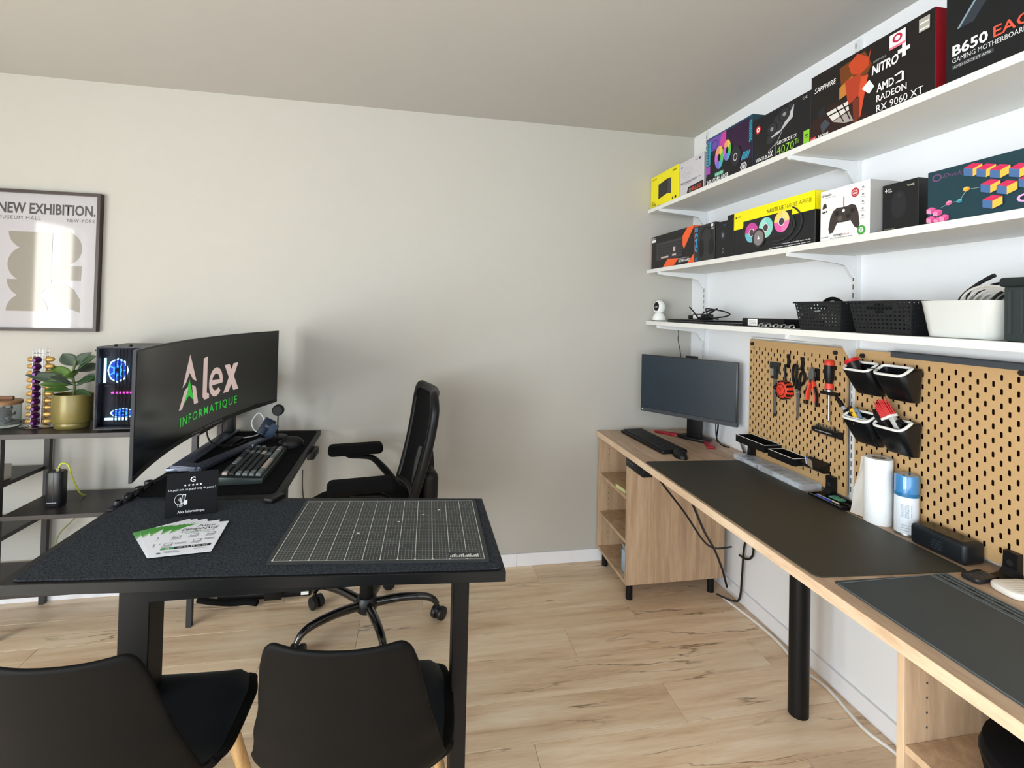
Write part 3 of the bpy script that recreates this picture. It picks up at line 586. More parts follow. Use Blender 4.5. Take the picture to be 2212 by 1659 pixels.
P.ell(0.47, 0.55, 0.22, 0.28, ink('#212226'), 'printed_mouse'); P.rect(0.42, 0.44, 0.7, 0.78, ink('#3b3c40')); P.rect(0.49, 0.51, 0.7, 0.78, ink('#3b3c40')); P.text('VXE', 0.7, 0.87, 0.04, ink('#b9b6a4'), wu=0.2, bold=0.02); P.poly([(0.105, 0.835), (0.125, 0.835), (0.125, 0.865), (0.15, 0.865), (0.15, 0.885), (0.125, 0.885), (0.125, 0.915), (0.105, 0.915), (0.105, 0.885), (0.08, 0.885), (0.08, 0.865), (0.105, 0.865)], WHT, 'printed_cross'); P.text('ATK', 0.17, 0.875, 0.03, WHT, wu=0.1); P.text('GEAR', 0.17, 0.83, 0.03, WHT, wu=0.12); P.lines([(0.06, 0.7, 0.02, 0.022)], ink('#c5c5c5')); P.text('VXE R1', 0.06, 0.07, 0.03, ink('#9a9784'), wu=0.3)
t, w, P = carton('teal_carton', 'dark teal keyboard box with isometric letter blocks at right edge', 1.113, 0.62, ZB, 0.141, 0.1, '#173843')
P.text('Ducky', 0.08, 0.83, 0.075, ink('#6d4a72'), wu=0.12, shear=0.3); P.ell(0.05, 0.86, 0.025, 0.07, ink('#6d4a72'), 'printed_emblem', inner=0.7)
def cube(u, v, s, top, l, r):
    k = w/0.141
    su = s/k
    P.poly([(u, v), (u+su, v+s*0.35), (u, v+s*0.7), (u-su, v+s*0.35)], ink(top), 'printed_block'); P.poly([(u, v), (u-su, v+s*0.35), (u-su, v-s*0.55), (u, v-s*0.9)], ink(l), 'printed_block'); P.poly([(u, v), (u+su, v+s*0.35), (u+su, v-s*0.55), (u, v-s*0.9)], ink(r), 'printed_block')
for u, v in ((0.02, 0.26), (0.055, 0.20), (0.02, 0.09), (0.06, 0.05), (0.09, 0.08)): cube(u, v, 0.085, '#d85a94', '#e58fb4', '#c8447e')
P.polys([[(0.07, 0.26), (0.115, 0.33), (0.115, 0.34), (0.07, 0.27)], [(0.115, 0.33), (0.165, 0.33), (0.165, 0.34), (0.115, 0.34)], [(0.165, 0.34), (0.2, 0.52), (0.203, 0.51), (0.168, 0.33)], [(0.2, 0.51), (0.26, 0.5), (0.26, 0.51), (0.2, 0.52)]], ink('#7f9298'), 'printed_links'); cube(0.115, 0.34, 0.055, '#e79ab4', '#d86a94', '#c8547e'); cube(0.167, 0.34, 0.045, '#5fb3c4', '#3f93a4', '#2f8394'); cube(0.2, 0.53, 0.055, '#f0b95a', '#e0a23a', '#d0922a')
for u, v in ((0.23, 0.86), (0.29, 0.79), (0.35, 0.72), (0.43, 0.66), (0.31, 0.50), (0.38, 0.42), (0.32, 0.22), (0.47, 0.45)): cube(u, v, 0.15, '#c62a55', '#46699a', '#efb545')
P.text('ONE', 0.42, 0.12, 0.12, ink('#f0a8d8'), wu=0.14, bold=0.04); P.rect(0.62, 0.9, 0.2, 0.4, ink('#2b5a66'))
# ================================================================== things on the lowest wall shelf
ZC_ = S[0]+ST
def rrect(x0, x1, y0, y1, r, n=5):
    out = []
    for cx, cy, a in ((x1-r, y1-r, 0), (x0+r, y1-r, PI/2), (x0+r, y0+r, PI), (x1-r, y0+r, 3*PI/2)):
        for i in range(n+1):
            t_ = a+PI/2*i/n; out.append((cx+r*math.cos(t_), cy+r*math.sin(t_)))
    return out
def loft(rings, cap0=True, cap1=False):
    """rings: (z, outline) with equal point counts"""
    b = B(); t = bmesh.new(); R = [[t.verts.new((x, y, z(x, y) if callable(z) else z)) for x, y in pts] for z, pts in rings]
    n = len(R[0])
    for a, c in zip(R, R[1:]):
        for i in range(n): t.faces.new((a[i], a[(i+1) % n], c[(i+1) % n], c[i]))
    if cap0: t.faces.new(R[0][::-1])
    if cap1: t.faces.new(R[-1])
    bmesh.ops.recalc_face_normals(t, faces=t.faces[:])
    return b._take(t)
t = thing('security_camera', 'small white round security camera in the shelf corner', 'camera', (1.40, 2.705, ZC_))
B().lathe([(0, 0), (0.036, 0), (0.038, 0.006)], 28).obj('foot', m_blackpl, t, smooth=True)
B().lathe([(0.038, 0.006), (0.0385, 0.012), (0.034, 0.03), (0.026, 0.042), (0.022, 0.047)], 28).obj('base', m_white, t, smooth=True)
hd = B().sphere((0, 0, 0.084), 0.036, (1, 1, 1.15), 28, 18).obj('head', m_white, t, smooth=True)
m_lens = mat('lens_black', '#060708', 0.08, spec=0.8)
B().sphere((-0.019, -0.011, 0.086), 0.0205, (1, 1, 1.35), 20, 14).obj('lens_window', m_lens, hd, smooth=True)
B().sphere((-0.034, -0.0215, 0.083), 0.006, (1, 1, 1), 12, 8).obj('lens', mat('lens_glass', '#5a646c', 0.05, spec=1.0), hd, smooth=True)
tag(B().tube([(1.52, 2.70, S[0]-0.002), (1.52, 2.69, 1.33), (1.50, 2.66, 1.30), (1.50, 2.63, 1.22), (1.50, 2.60, 1.10)], 0.0022).obj('camera_cable', m_cable, smooth=True), 'thin black cable hanging down the wall behind the small monitor', 'cable')
m_grey = mat('dark_grey_plastic', '#232427', 0.35, var=0.06)
t = thing('laptop', 'closed black laptop lying under the coiled cable on the lowest shelf', 'laptop', (1.37, 2.55, ZC_), RW)
B().box(0, 0.36, 0.0, 0.23, 0.001, 0.012, bev=0.003).obj('base', m_grey, t, smooth=True); B().box(0.002, 0.358, 0.002, 0.228, 0.0125, 0.018, bev=0.002).obj('lid', m_blackpl, t, smooth=True)
t = thing('tablet', 'flat black tablet jutting out beside the closed laptop', 'tablet', (1.365, 2.17, ZC_), RW)
B().box(0, 0.21, 0.0, 0.2, 0.001, 0.010, bev=0.003).obj('body', m_grey, t, smooth=True); B().box(0.05, 0.08, -0.0006, 0.001, 0.003, 0.008).obj('port', m_slot, t)
t = thing('power_adapter', 'black charger brick with white label on the closed laptop', 'charger', (1.45, 2.43, ZC_+0.019), RW)
B().box(0, 0.12, 0, 0.05, 0, 0.03, bev=0.004).obj('brick', m_blackpl, t, smooth=True); B().box(0.01, 0.08, -0.0006, 0.0, 0.005, 0.025).obj('label', WHT, t); B().box(-0.05, -0.01, 0.005, 0.03, 0, 0.022, bev=0.004).obj('plug', m_blackpl, t, smooth=True)
pts = []
for i in range(34):
    a = i*0.78; pts.append((1.45+0.03*math.cos(a*0.7), 2.25+(0.06+0.05*math.sin(i*0.37))*math.sin(a), ZC_+0.025+0.026*(1+math.cos(a*0.61+0.4))))
tag(B().tube(pts, 0.0035, n=6).obj('coiled_cable', m_cable, smooth=True), 'tangled black cable coil lying on the closed laptop', 'cable')
tag(B().tube([(1.44, 2.36, ZC_+0.03), (1.44, 2.40, ZC_+0.06), (1.44, 2.44, ZC_+0.085)], 0.0035).obj('cable_end', m_cable, smooth=True), 'stiff black cable end sticking up from the coil', 'cable')
t = thing('mini_computer', 'flat black mini computer with white sticker on the lowest shelf', 'computer', (1.40, 1.945, ZC_), RW)
B().box(0, 0.25, 0, 0.19, 0.001, 0.036, bev=0.003).obj('case', m_blackpl, t, smooth=True); B().box(0.04, 0.10, -0.0008, 0.0, 0.004, 0.033).obj('sticker', WHT, t)
P = Print(t, 0.06, 0.029, y=-0.0008, x0=0.04, z0=0.004); P.lines([(0.1, 0.9, 0.7-0.2*i, 0.07) for i in range(4)], GRY); B().box(0.12, 0.18, -0.0006, 0, 0.012, 0.022).obj('drive_slot', m_grey, t)
m_chrome = mat('chrome', '#c9cacc', 0.2, metal=1.0)
b = B()
for i in range(9):
    b.tube([(1.375+0.006*math.cos(k*PI/5)*(1 if i % 2 else 0.5), 1.79-0.021*i+0.012*math.sin(k*PI/5), ZC_+0.008+0.007*math.cos(k*PI/5)*(0.4 if i % 2 else 1)) for k in range(10)], 0.0022, n=6, closed=True)
tag(b.obj('chain', m_chrome, smooth=True), 'steel chain lying in front of the mini computer', 'chain')

def panel(b, c00, c10, c11, c01, nx, nz, hr=0.55, keep=None):
    """lattice wall between four corners, a hole in each cell; keep(i,j) -> 'solid' or 'open' or None"""
    c00, c10, c11, c01 = map(Vector, (c00, c10, c11, c01))
    def Q(u, v): return (c00*(1-u)+c10*u)*(1-v)+(c01*(1-u)+c11*u)*v
    m = (1-hr)/2
    for i in range(nx):
        for j in range(nz):
            k = keep(i, j) if keep else None
            if k == 'open': continue
            e = [Q((i+a)/nx, (j+c)/nz) for a, c in ((0, 0), (1, 0), (1, 1), (0, 1))]
            if k == 'solid': b.poly(e); continue
            ax, az = (m, m*1.25) if (i+j) % 2 else (m*1.25, m)
            h = [Q((i+a)/nx, (j+c)/nz) for a, c in ((ax, az), (1-ax, az), (1-ax, 1-az), (ax, 1-az))]
            for q in range(4): b.poly([e[q], e[(q+1) % 4], h[(q+1) % 4], h[q]])
m_bask = mat('basket_black', '#17191b', 0.5, var=0.1)
def basket(label, yl, yr, x=1.37, h=0.098, dp=0.25):
    w = yl-yr
    t = thing('lattice_basket', label, 'basket', (x, yl, ZC_+0.0005), RW, 'black lattice baskets')
    ins = 0.014
    T = [(0, 0, h), (w, 0, h), (w, dp, h), (0, dp, h)]; Bt = [(ins, ins, 0.0), (w-ins, ins, 0), (w-ins, dp-ins, 0), (ins, dp-ins, 0)]
    def kf(i, j):
        d = ((i-6.5)/3.0)**2+((j-6.0)/1.2)**2
        if j == 0: return 'solid'
        return 'open' if d < 0.9 else ('solid' if d < 1.9 else None)
    def ks(i, j): return 'solid' if j == 0 else None
    for nm, k0, k1, n, kk in (('front_wall', 0, 1, 14, kf), ('side_wall', 1, 2, 17, ks), ('back_wall', 2, 3, 14, ks), ('side_wall', 3, 0, 17, ks)):
        b = B(); panel(b, Bt[k0], Bt[k1], T[k1], T[k0], n, 8, 0.5, kk)
        bmesh.ops.remove_doubles(b.bm, verts=b.bm.verts[:], dist=1e-5)
        b.obj(nm, m_bask, t, solid=0.0022)
    B().box(ins, w-ins, ins, dp-ins, 0, 0.003).obj('bottom', m_bask, t)
    B().tube([(-0.003, -0.003, h), (w+0.003, -0.003, h), (w+0.003, dp+0.003, h), (-0.003, dp+0.003, h)], 0.0035, n=6, smooth=False, closed=True).obj('rim', m_bask, t)
    return t
basket('black lattice basket nearest the mini computer with a loop poking out', 1.602, 1.40)
basket('black lattice basket standing against the white bin', 1.368, 1.162)
tag(B().tube([(1.43, 1.54, ZC_+0.09), (1.43, 1.52, ZC_+0.108), (1.43, 1.49, ZC_+0.112), (1.43, 1.46, ZC_+0.10), (1.43, 1.45, ZC_+0.085)], 0.007).obj('strap_loop', m_fab, smooth=True), 'black strap loop rising out of the lattice basket', 'strap')
tag(B().tube([(1.395, 1.545, ZC_+0.05), (1.39, 1.52, ZC_+0.068), (1.39, 1.49, ZC_+0.066), (1.395, 1.465, ZC_+0.055)], 0.003).obj('grey_wire', GRY, smooth=True), 'grey wire seen through the handle hole of a basket', 'wire')
# white rounded bin and its cables
t = thing('white_bin', 'white rounded plastic bin full of cables on the lowest shelf', 'bin', (1.362, 1.146, ZC_+0.0005), RW)
m_bin = mat('white_plastic', '#cdd0cd', 0.4, var=0.01)
w = 0.196; dp = 0.26; h = 0.098
def rr_in(o, r): return rrect(o, w-o, o, dp-o, r)
loft([(0, rr_in(0.018, 0.02)), (0.002, rr_in(0.014, 0.026)), (h-0.004, rr_in(0.0, 0.034)), (h, rr_in(-0.002, 0.036)), (h, rr_in(0.003, 0.033)), (h-0.004, rr_in(0.004, 0.032)), (0.006, rr_in(0.02, 0.022))], True, True).obj('body', m_bin, t, smooth=True, angle=50)
m_cabg = mat('pale_grey_cable', '#c9c5c0', 0.5)
for nm, lab, r, yc, mt, k in (('cable_coil', 'pale grey cable coil piled up in the white bin', 0.062, 1.0, m_cabg, 6), ('cable_coil', 'thick black cable loop arching over the white bin', 0.072, 0.985, m_cable, 1), ('cable_coil', 'black cable loop at the right end of the white bin', 0.05, 0.965, m_cable, 2)):
    b = B()
    for i in range(k):
        rr_ = r-0.006*i; xx = (1.44 if mt is m_cable else 1.405)+0.012*i
        b.tube([(xx, yc+rr_*math.cos(a*PI/8), ZC_+0.088+rr_*0.78*math.sin(a*PI/8)) for a in range(-2, 11)], 0.0035 if mt is m_cable else 0.003, n=6)
    tag(b.obj(nm, mt, smooth=True), lab, 'cable', 'cables in the white bin')
tag(B().tube([(1.45, 1.11, ZC_+0.08), (1.45, 1.09, ZC_+0.115), (1.45, 1.06, ZC_+0.14), (1.45, 1.03, ZC_+0.158), (1.45, 1.015, ZC_+0.165)], 0.0038, radii=[0.0038, 0.0038, 0.0045, 0.0055, 0.0055]).obj('cable_tie', m_cable, smooth=True), 'long black strap standing up out of the white bin', 'strap')
tag(B().tube([(1.452, 1.082, ZC_+0.09), (1.452, 1.078, ZC_+0.12), (1.452, 1.065, ZC_+0.135)], 0.0035).obj('cable_tie', m_cable, smooth=True), 'short black strap in the white bin beside the long one', 'strap')
tag(B().box(1.5, 1.503, 1.03, 1.12, ZC_+0.05, ZC_+0.116).obj('grey_card', ink('#a8aaa8')), 'grey card standing at the back of the white bin', 'card')
t = thing('lidded_bin', 'dark grey lidded storage box at the right image edge', 'box', (1.36, 0.935, ZC_+0.0005), RW)
m_gbin = mat('dark_grey_bin', '#2c3536', 0.5, var=0.1)
b = B().box(0, 0.3, 0, 0.25, 0, 0.13, bev=0.006)
for i in range(12): b.box(0.012+i*0.024, 0.018+i*0.024, -0.0025, 0.002, 0.02, 0.12)
b.obj('body', m_gbin, t, smooth=True); B().box(-0.006, 0.306, -0.006, 0.256, 0.128, 0.15, bev=0.006).obj('lid', mat('dark_lid', '#1c2425', 0.45), t, smooth=True)

# ================================================================== pegboards
m_peg = mat('pegboard_fibre', '#bf9c6d', 0.65, var=0.06, scale=60)
m_slot_shade = mat('slot_shade_brown', '#1d0f06', 0.95, spec=0.05)  # near-black brown: the shade inside the slots, put into the colour
m_knob = mat('black_knob', '#1c1b1d', 0.5)
def pegboard(label, yl, w, z0=0.772, h=0.56):
    t = thing('pegboard', label, 'pegboard', (1.615, yl, z0), RW, 'slotted pegboards')
    cw, ch = 0.02, 0.04
    nx = int(round(w/cw)); nz = int(round(h/ch))
    b = B(); bm = b.bm; dep = 0.006; lin_b = B()
    def V(x, z, y=0.0): return bm.verts.new((x, y, z))
    hs = [(0.0034*math.cos(a), 0.0052+0.0034*math.sin(a)) for a in (0, PI/4, PI/2, 3*PI/4, PI)] + [(0.0034*math.cos(a), -0.0052+0.0034*math.sin(a)) for a in (PI, 5*PI/4, 3*PI/2, 7*PI/4, 2*PI)]
    n = len(hs)
    for i in range(nx):
        for j in range(nz+1):
            zc = (j+0.5)*ch - (ch/2 if i % 2 else 0)
            xc = (i+0.5)*cw
            za, zb = max(0, zc-ch/2), min(h, zc+ch/2)
            if zb-za < 0.001: continue
            skip = (zc-0.012 < 0.01 or zc+0.012 > h-0.01 or i == 0 and False)
            xa, xb = xc-cw/2, xc+cw/2
            if skip:
                bm.faces.new([V(*q) for q in ((xa, za), (xb, za), (xb, zb), (xa, zb))]); continue
            hv = [V(xc+p[0], zc+p[1]) for p in hs]
            ov = [(xb, zc+0.0048), (xb, zb), (xc, zb), (xa, zb), (xa, zc+0.0048), (xa, zc-0.0048), (xa, za), (xc, za), (xb, za), (xb, zc-0.0048)]
            o_ = [V(*q) for q in ov]
            for k in range(n):
                k2 = (k+1) % n
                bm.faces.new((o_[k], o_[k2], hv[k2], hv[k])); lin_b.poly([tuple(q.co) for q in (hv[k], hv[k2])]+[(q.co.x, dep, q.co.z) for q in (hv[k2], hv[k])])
    bmesh.ops.remove_doubles(bm, verts=bm.verts[:], dist=1e-5)
    bmesh.ops.recalc_face_normals(bm, faces=bm.faces[:])
    b.obj('slotted_sheet', m_peg, t)
    tag(lin_b.obj('slot_shade_lining', m_slot_shade, t), kind='stuff')  # slot walls coloured dark so the holes look shaded
    B().box(0.001, w-0.001, dep, 0.0085, 0.001, h-0.001).obj('slot_shade_sheet', m_slot_shade, t)  # added dark sheet behind the slots, painting the shaded gap to the wall
    b = B()
    b.box(-0.0008, 0, 0, 0.0085, 0, h).box(w, w+0.0008, 0, 0.0085, 0, h).box(0, w, 0, 0.0085, h, h+0.0008).box(0, w, 0, 0.0085, -0.0008, 0)
    b.obj('edge', m_peg, t)
    for xx, zz in ((0.022, h-0.02), (w-0.05, h-0.02)) if w < 0.7 else ((0.032, h-0.02), (w-0.24, h-0.02)):
        B().cyl((xx, 0, zz), (xx, -0.009, zz), 0.0085, 0.0075, n=16).obj('fixing_knob', m_knob, t, smooth=True)
    b = B()
    for xx in (0.03, w-0.03):
        for zz in (0.04, h-0.04): b.cyl((xx, 0.0085, zz), (xx, 0.0296, zz), 0.009, n=12)
    tag(b.obj('spacers', m_knob, t), kind='stuff')
    return t
pegboard('pegboard hung with hand tools behind the corner monitor', 2.18, 0.56)
pegboard('wide pegboard carrying the four black cups', 1.582, 0.76)
PB = 1.615
# white outline tray frame behind the first board (thin white strip)
tag(B().tube([(PB+0.012, 2.192, 0.80), (PB+0.012, 2.192, 1.325), (PB+0.012, 2.185, 1.34), (PB+0.012, 1.66, 1.342), (PB+0.012, 1.63, 1.325), (PB+0.012, 1.62, 1.29)], 0.0035, smooth=False).obj('cable_channel', m_white), 'thin white strip framing the top of the tool pegboard', 'strip')
# grey bar on the wide board
t = thing('accessory_rail', 'dark grey metal rail along the top of the wide pegboard', 'rail', (PB, 1.437, 1.318), RW)
B().box(0, 0.52, -0.008, -0.001, 0, 0.022, bev=0.001).obj('bar', mat('grey_steel', '#4b5158', 0.45, metal=0.3), t)
B().box(0, 0.52, -0.02, -0.008, 0.0195, 0.022).obj('lip', mat('dark_steel', '#23272c', 0.5), t)

# hand tools on the first board, each in its own frame (local y < 0 towards the room)
m_red = mat('orange_red_grip', '#d9402a', 0.45); m_steel = mat('brushed_steel', '#8b8d90', 0.32, metal=0.9); m_dsteel = mat('dark_caliper', '#26282b', 0.4)
def hook(lab, y, z, h=0.05):
    t = thing('peg_hook', lab, 'hook', (PB, y, z), RW, 'black pegboard hooks')
    B().box(-0.009, 0.009, -0.0035, -0.0003, 0, h, bev=0.001).obj('plate', m_blackpl, t); B().tube([(0, -0.003, 0.012), (0, -0.016, 0.008), (0, -0.019, 0.016)], 0.0025, n=8).obj('prong', m_blackpl, t, smooth=True)
hook('black hook plate beside the calliper', 1.918, 1.222, 0.062); hook('black hook plate behind the scissors', 1.838, 1.218, 0.06); hook('black hook plate behind the pliers', 1.755, 1.19, 0.05)
t = thing('calliper', 'dark digital calliper hanging at the left of the tool row', 'calliper', (PB-0.006, 1.995, 1.0), RW)
B().box(-0.008, 0.008, -0.004, 0, 0.0, 0.235, bev=0.0005).obj('beam', m_steel, t); B().box(-0.003, 0.01, -0.0045, 0, -0.004, 0.008).obj('beam_end', m_dsteel, t)
B().prism([(-0.03, 0.215), (-0.022, 0.205), (-0.012, 0.21), (0.028, 0.215), (0.026, 0.24), (-0.028, 0.24)], 'xz', -0.006, 0.001).obj('jaw', m_dsteel, t)
B().box(-0.019, 0.018, -0.011, 0.0, 0.165, 0.222, bev=0.003).obj('slider', m_dsteel, t, smooth=True); B().box(-0.014, 0.002, -0.0116, -0.0105, 0.178, 0.21).obj('display', mat('lcd_grey', '#7d857f', 0.3), t); B().prism([(0.012, 0.22), (0.028, 0.19), (0.024, 0.236), (0.014, 0.24)], 'xz', -0.004, 0).obj('inner_jaw', m_dsteel, t)
t = thing('tape_measure', 'round orange red tape measure hanging on a black strap', 'tape measure', (PB-0.003, 1.925, 1.125), RW)
B().lathe([(0, -0.034), (0.022, -0.034), (0.036, -0.026), (0.04, -0.015), (0.04, 0)], 28, axis='y', c=(0, 0, 0)).obj('case', m_red, t, smooth=True)
b = B()
for i in range(12):
    a = 2*PI*i/12; b.box(0.034, 0.0415, -0.029, -0.002, -0.0045, 0.0045, rot=Matrix.Rotation(a, 3, 'Y'), about=(0, 0, 0))
tag(b.obj('rubber_ribs', m_blackpl, t), kind='stuff')
B().lathe([(0.024, -0.0345), (0.026, -0.035), (0.026, -0.033)], 28, axis='y').obj('face_ring', m_blackpl, t); B().tube([(0.0, -0.008, 0.038), (-0.003, -0.008, 0.07), (-0.004, -0.008, 0.112)], 0.006, flat=0.5).obj('strap', m_blackpl, t, smooth=True); B().sphere((-0.036, -0.03, 0.006), 0.009).obj('button', m_blackpl, t, smooth=True); B().prism([(-0.012, 0.012), (0.0, -0.006), (0.012, 0.012), (0.004, 0.008), (0, 0.014), (-0.004, 0.008)], 'xz', -0.0352, -0.034).obj('emblem', ink('#b02a1c'), t)
t = thing('scissors', 'black handled scissors hanging with blades down', 'scissors', (PB-0.006, 1.855, 1.02), RW)
B().prism([(-0.012, 0.12), (0.002, 0.13), (0.006, 0.12), (0.003, 0.0), (0.0, -0.012)], 'xz', -0.003, -0.001).obj('blade', m_steel, t); B().prism([(0.014, 0.12), (-0.004, 0.13), (-0.006, 0.1), (-0.003, 0.0), (0.001, -0.01)], 'xz', -0.0055, -0.0035).obj('blade', m_steel, t)
B().cyl((0, -0.008, 0.105), (0, 0, 0.105), 0.004, n=12).obj('rivet', m_chrome, t)
B().tube([(-0.008, -0.005, 0.135), (-0.022, -0.005, 0.15), (-0.028, -0.005, 0.18), (-0.022, -0.005, 0.215), (-0.008, -0.005, 0.222), (-0.004, -0.005, 0.205), (-0.008, -0.005, 0.17)], 0.0055, closed=True).obj('handle', m_blackpl, t, smooth=True); B().tube([(0.014, -0.005, 0.14), (0.012, -0.005, 0.165), (0.02, -0.005, 0.19), (0.036, -0.005, 0.192), (0.04, -0.005, 0.17), (0.03, -0.005, 0.148)], 0.0055, closed=True).obj('handle', m_blackpl, t, smooth=True)
B().prism([(-0.014, 0.118), (0.0, 0.122), (0.002, 0.16), (-0.01, 0.15)], 'xz', -0.008, -0.002).obj('shank', m_blackpl, t); B().prism([(0.0, 0.12), (0.014, 0.116), (0.02, 0.15), (0.006, 0.16)], 'xz', -0.008, -0.002).obj('shank', m_blackpl, t)
t = thing('pliers', 'orange and black handled pliers on the tool pegboard', 'pliers', (PB-0.008, 1.775, 1.09), RW)
B().prism([(-0.012, 0.105), (-0.014, 0.125), (-0.008, 0.148), (0.0, 0.155), (0.009, 0.148), (0.014, 0.125), (0.012, 0.105), (0.004, 0.09), (-0.004, 0.09)], 'xz', -0.01, 0, bev=0.002).obj('jaws', m_steel, t)
B().cyl((0, -0.012, 0.095), (0, 0, 0.095), 0.008, n=14).obj('pivot', m_dsteel, t)
for s in (-1, 1):
    g = B().tube([(s*-0.006*0+s*0.004, -0.005, 0.1), (s*0.012, -0.005, 0.075), (s*0.022, -0.005, 0.04), (s*0.025, -0.005, 0.015)], 0.0085, flat=0.7, radii=[0.007, 0.009, 0.0095, 0.009]).obj('grip', m_red, t, smooth=True)
    B().tube([(s*0.0135+0.003*s, -0.007, 0.075), (s*0.0245+0.003*s, -0.007, 0.04), (s*0.0265, -0.006, 0.014), (s*0.026, -0.005, -0.004)], 0.007, flat=0.7).obj('grip_back', m_blackpl, g, smooth=True)
t = thing('screwdriver', 'large screwdriver with black and orange handle on the pegboard', 'screwdriver', (PB-0.016, 1.685, 1.04), RW)
B().lathe([(0, 0.242), (0.012, 0.242), (0.0165, 0.236), (0.0175, 0.222), (0.016, 0.215)], 20).obj('handle_cap', m_red, t, smooth=True); B().lathe([(0.0175, 0.222), (0.018, 0.2), (0.017, 0.165), (0.013, 0.155), (0.0125, 0.14), (0.015, 0.132), (0.014, 0.125)], 20).obj('handle', m_blackpl, t, smooth=True); B().lathe([(0.013, 0.15), (0.0145, 0.14), (0.0155, 0.128)], 20).obj('handle_ring', m_red, t, smooth=True)
B().lathe([(0.013, 0.127), (0.013, 0.119), (0.004, 0.119), (0.004, 0.01), (0.0055, 0.004), (0, -0.002)], 14).obj('shaft', m_chrome, t, smooth=True)
t = thing('tool_ring_holder', 'black ring holder carrying the large screwdriver', 'holder', (PB, 1.672, 1.145), RW)
B().box(-0.045, 0.022, -0.028, -0.0003, 0, 0.012, bev=0.002).obj('holder_plate', m_blackpl, t)
b = B(); t = thing('bit_rack', 'small black drill bit rack low on the tool pegboard', 'rack', (PB, 1.755, 0.978), RW)
B().prism([(-0.03, 0.012), (-0.03, 0.03), (-0.0003, 0.03), (-0.0003, 0.0)], 'yz', 0, 0.125).obj('rack_body', m_blackpl, t)
for i in range(7): B().cyl((0.012+i*0.017, -0.018, 0.03), (0.012+i*0.017, -0.018, 0.04+0.004*(i % 3)), 0.003, n=6).obj('bit', m_dsteel, t)
P = Print(t, 0.1, 0.016, y=-0.03, x0=0.01, z0=0.013); P.lines([(0.1, 0.9, 0.3, 0.25)], GRY)

# shallow black trays with white rim lines
def tray(lab, yl, w, z, dp, h):
    t = thing('peg_tray', lab, 'tray', (PB-dp, yl, z), RW, 'shallow black pegboard trays')
    b = B().box(0, w, 0, dp-0.001, 0, 0.003).box(0, 0.003, 0, dp-0.001, 0.003, h).box(w-0.003, w, 0, dp-0.001, 0.003, h).box(0.003, w-0.003, 0, 0.003, 0.003, h).box(0.003, w-0.003, dp-0.004, dp-0.001, 0.003, h)
    b.obj('tray_body', m_blackpl, t)
    b = B().box(0, w, 0, 0.0035, h, h+0.0012).box(0, w, dp-0.0045, dp-0.001, h, h+0.0012).box(0, 0.0025, 0.0035, dp-0.0045, h, h+0.0012).box(w-0.0025, w, 0.0035, dp-0.0045, h, h+0.0012)
    b.obj('rim_line', WHT, t)
tray('longer black tray at the lower left of the tool pegboard', 2.155, 0.2, 0.842, 0.088, 0.032)
tray('black tray holding small parts below the tool pegboard middle', 1.945, 0.15, 0.832, 0.078, 0.03)
t = thing('card_holder', 'small black wedge holder with blue wallet on the tool pegboard', 'holder', (PB, 1.79, 0.833), RW)
B().prism([(-0.05, 0.012), (-0.05, 0.02), (-0.006, 0.04), (-0.0003, 0.04), (-0.0003, 0.0), (-0.03, 0.0)], 'yz', 0, 0.098).obj('wedge', m_blackpl, t)
t = thing('blue_wallet', 'blue and tan wallet leaning in the small black holder', 'wallet', (PB-0.04, 1.765, 0.85), rot=(0.35, 0.25, RW))
B().box(0, 0.035, -0.006, 0, 0, 0.042, bev=0.001).obj('cover', ink('#2c3a86'), t); B().box(0.012, 0.04, -0.0075, -0.006, 0.004, 0.042).obj('card', ink('#a08a68'), t); B().box(0.004, 0.007, -0.0068, -0.006, 0.004, 0.042).obj('stripe', WHT, t)

# black cups with white inner rims
m_cup = mat('satin_black_cup', '#0d0f11', 0.32, var=0.05)
def cup(lab, yl, z):
    t = thing('peg_cup', lab, 'cup', (PB, yl, z), RW, 'black cups with white rims')
    w = 0.112; h = 0.096
    def o(dx, f, r): return rrect(dx, w-dx, -f, -0.001, r)
    op = lambda dx, f, k, r: rrect(dx, w-dx, -f, -k, r)
    zt_ = lambda e: (lambda x, y: h-0.012+0.6*min(0.046, max(0.0, y+0.092))+e)
    loft([(0, o(0.012, 0.034, 0.012)), (0.004, o(0.009, 0.04, 0.016)), (zt_(-0.005), o(0.0, 0.090, 0.018)), (zt_(0), o(0.002, 0.091, 0.018)), (zt_(0), op(0.006, 0.087, 0.040, 0.014)), (0.03, op(0.016, 0.05, 0.02, 0.01))], True, True).obj('shell', m_cup, t, smooth=True, angle=50)
    b = B(); b.tube([(x, y, zt_(0.0015)(x, y)) for x, y in op(0.005, 0.089, 0.037, 0.016)], 0.0046, n=8, smooth=False, closed=True)
    b.obj('white_rim', m_white, t, smooth=True)
    return t
cup('black cup with red edged grip tool in it, upper row', 1.556, 1.178)
cup('empty looking black cup, right one of the upper row', 1.434, 1.178)
c3 = cup('black cup holding the yellow and blue cutters, lower row', 1.556, 1.002)
c4 = cup('black cup holding the red brush, lower row', 1.434, 1.002)
b = B()
for i in range(3): b.box(0.006, 0.106, -0.075+i*0.022, -0.073+i*0.022, 0.07, 0.094)
b.box(0.05, 0.052, -0.085, -0.006, 0.07, 0.094)
b.obj('divider', m_white, c3)
m_ired = mat('bright_red_plastic', '#c01f22', 0.35); m_yel = mat('yellow_plastic', '#e2b428', 0.4); m_bg = mat('blue_grey_plastic', '#6d8197', 0.4)
t = thing('grip_tool', 'black tool handle with red rim standing in the upper left cup', 'tool', (PB-0.06, 1.498, 1.235), rot=(0.12, -0.5, RW))
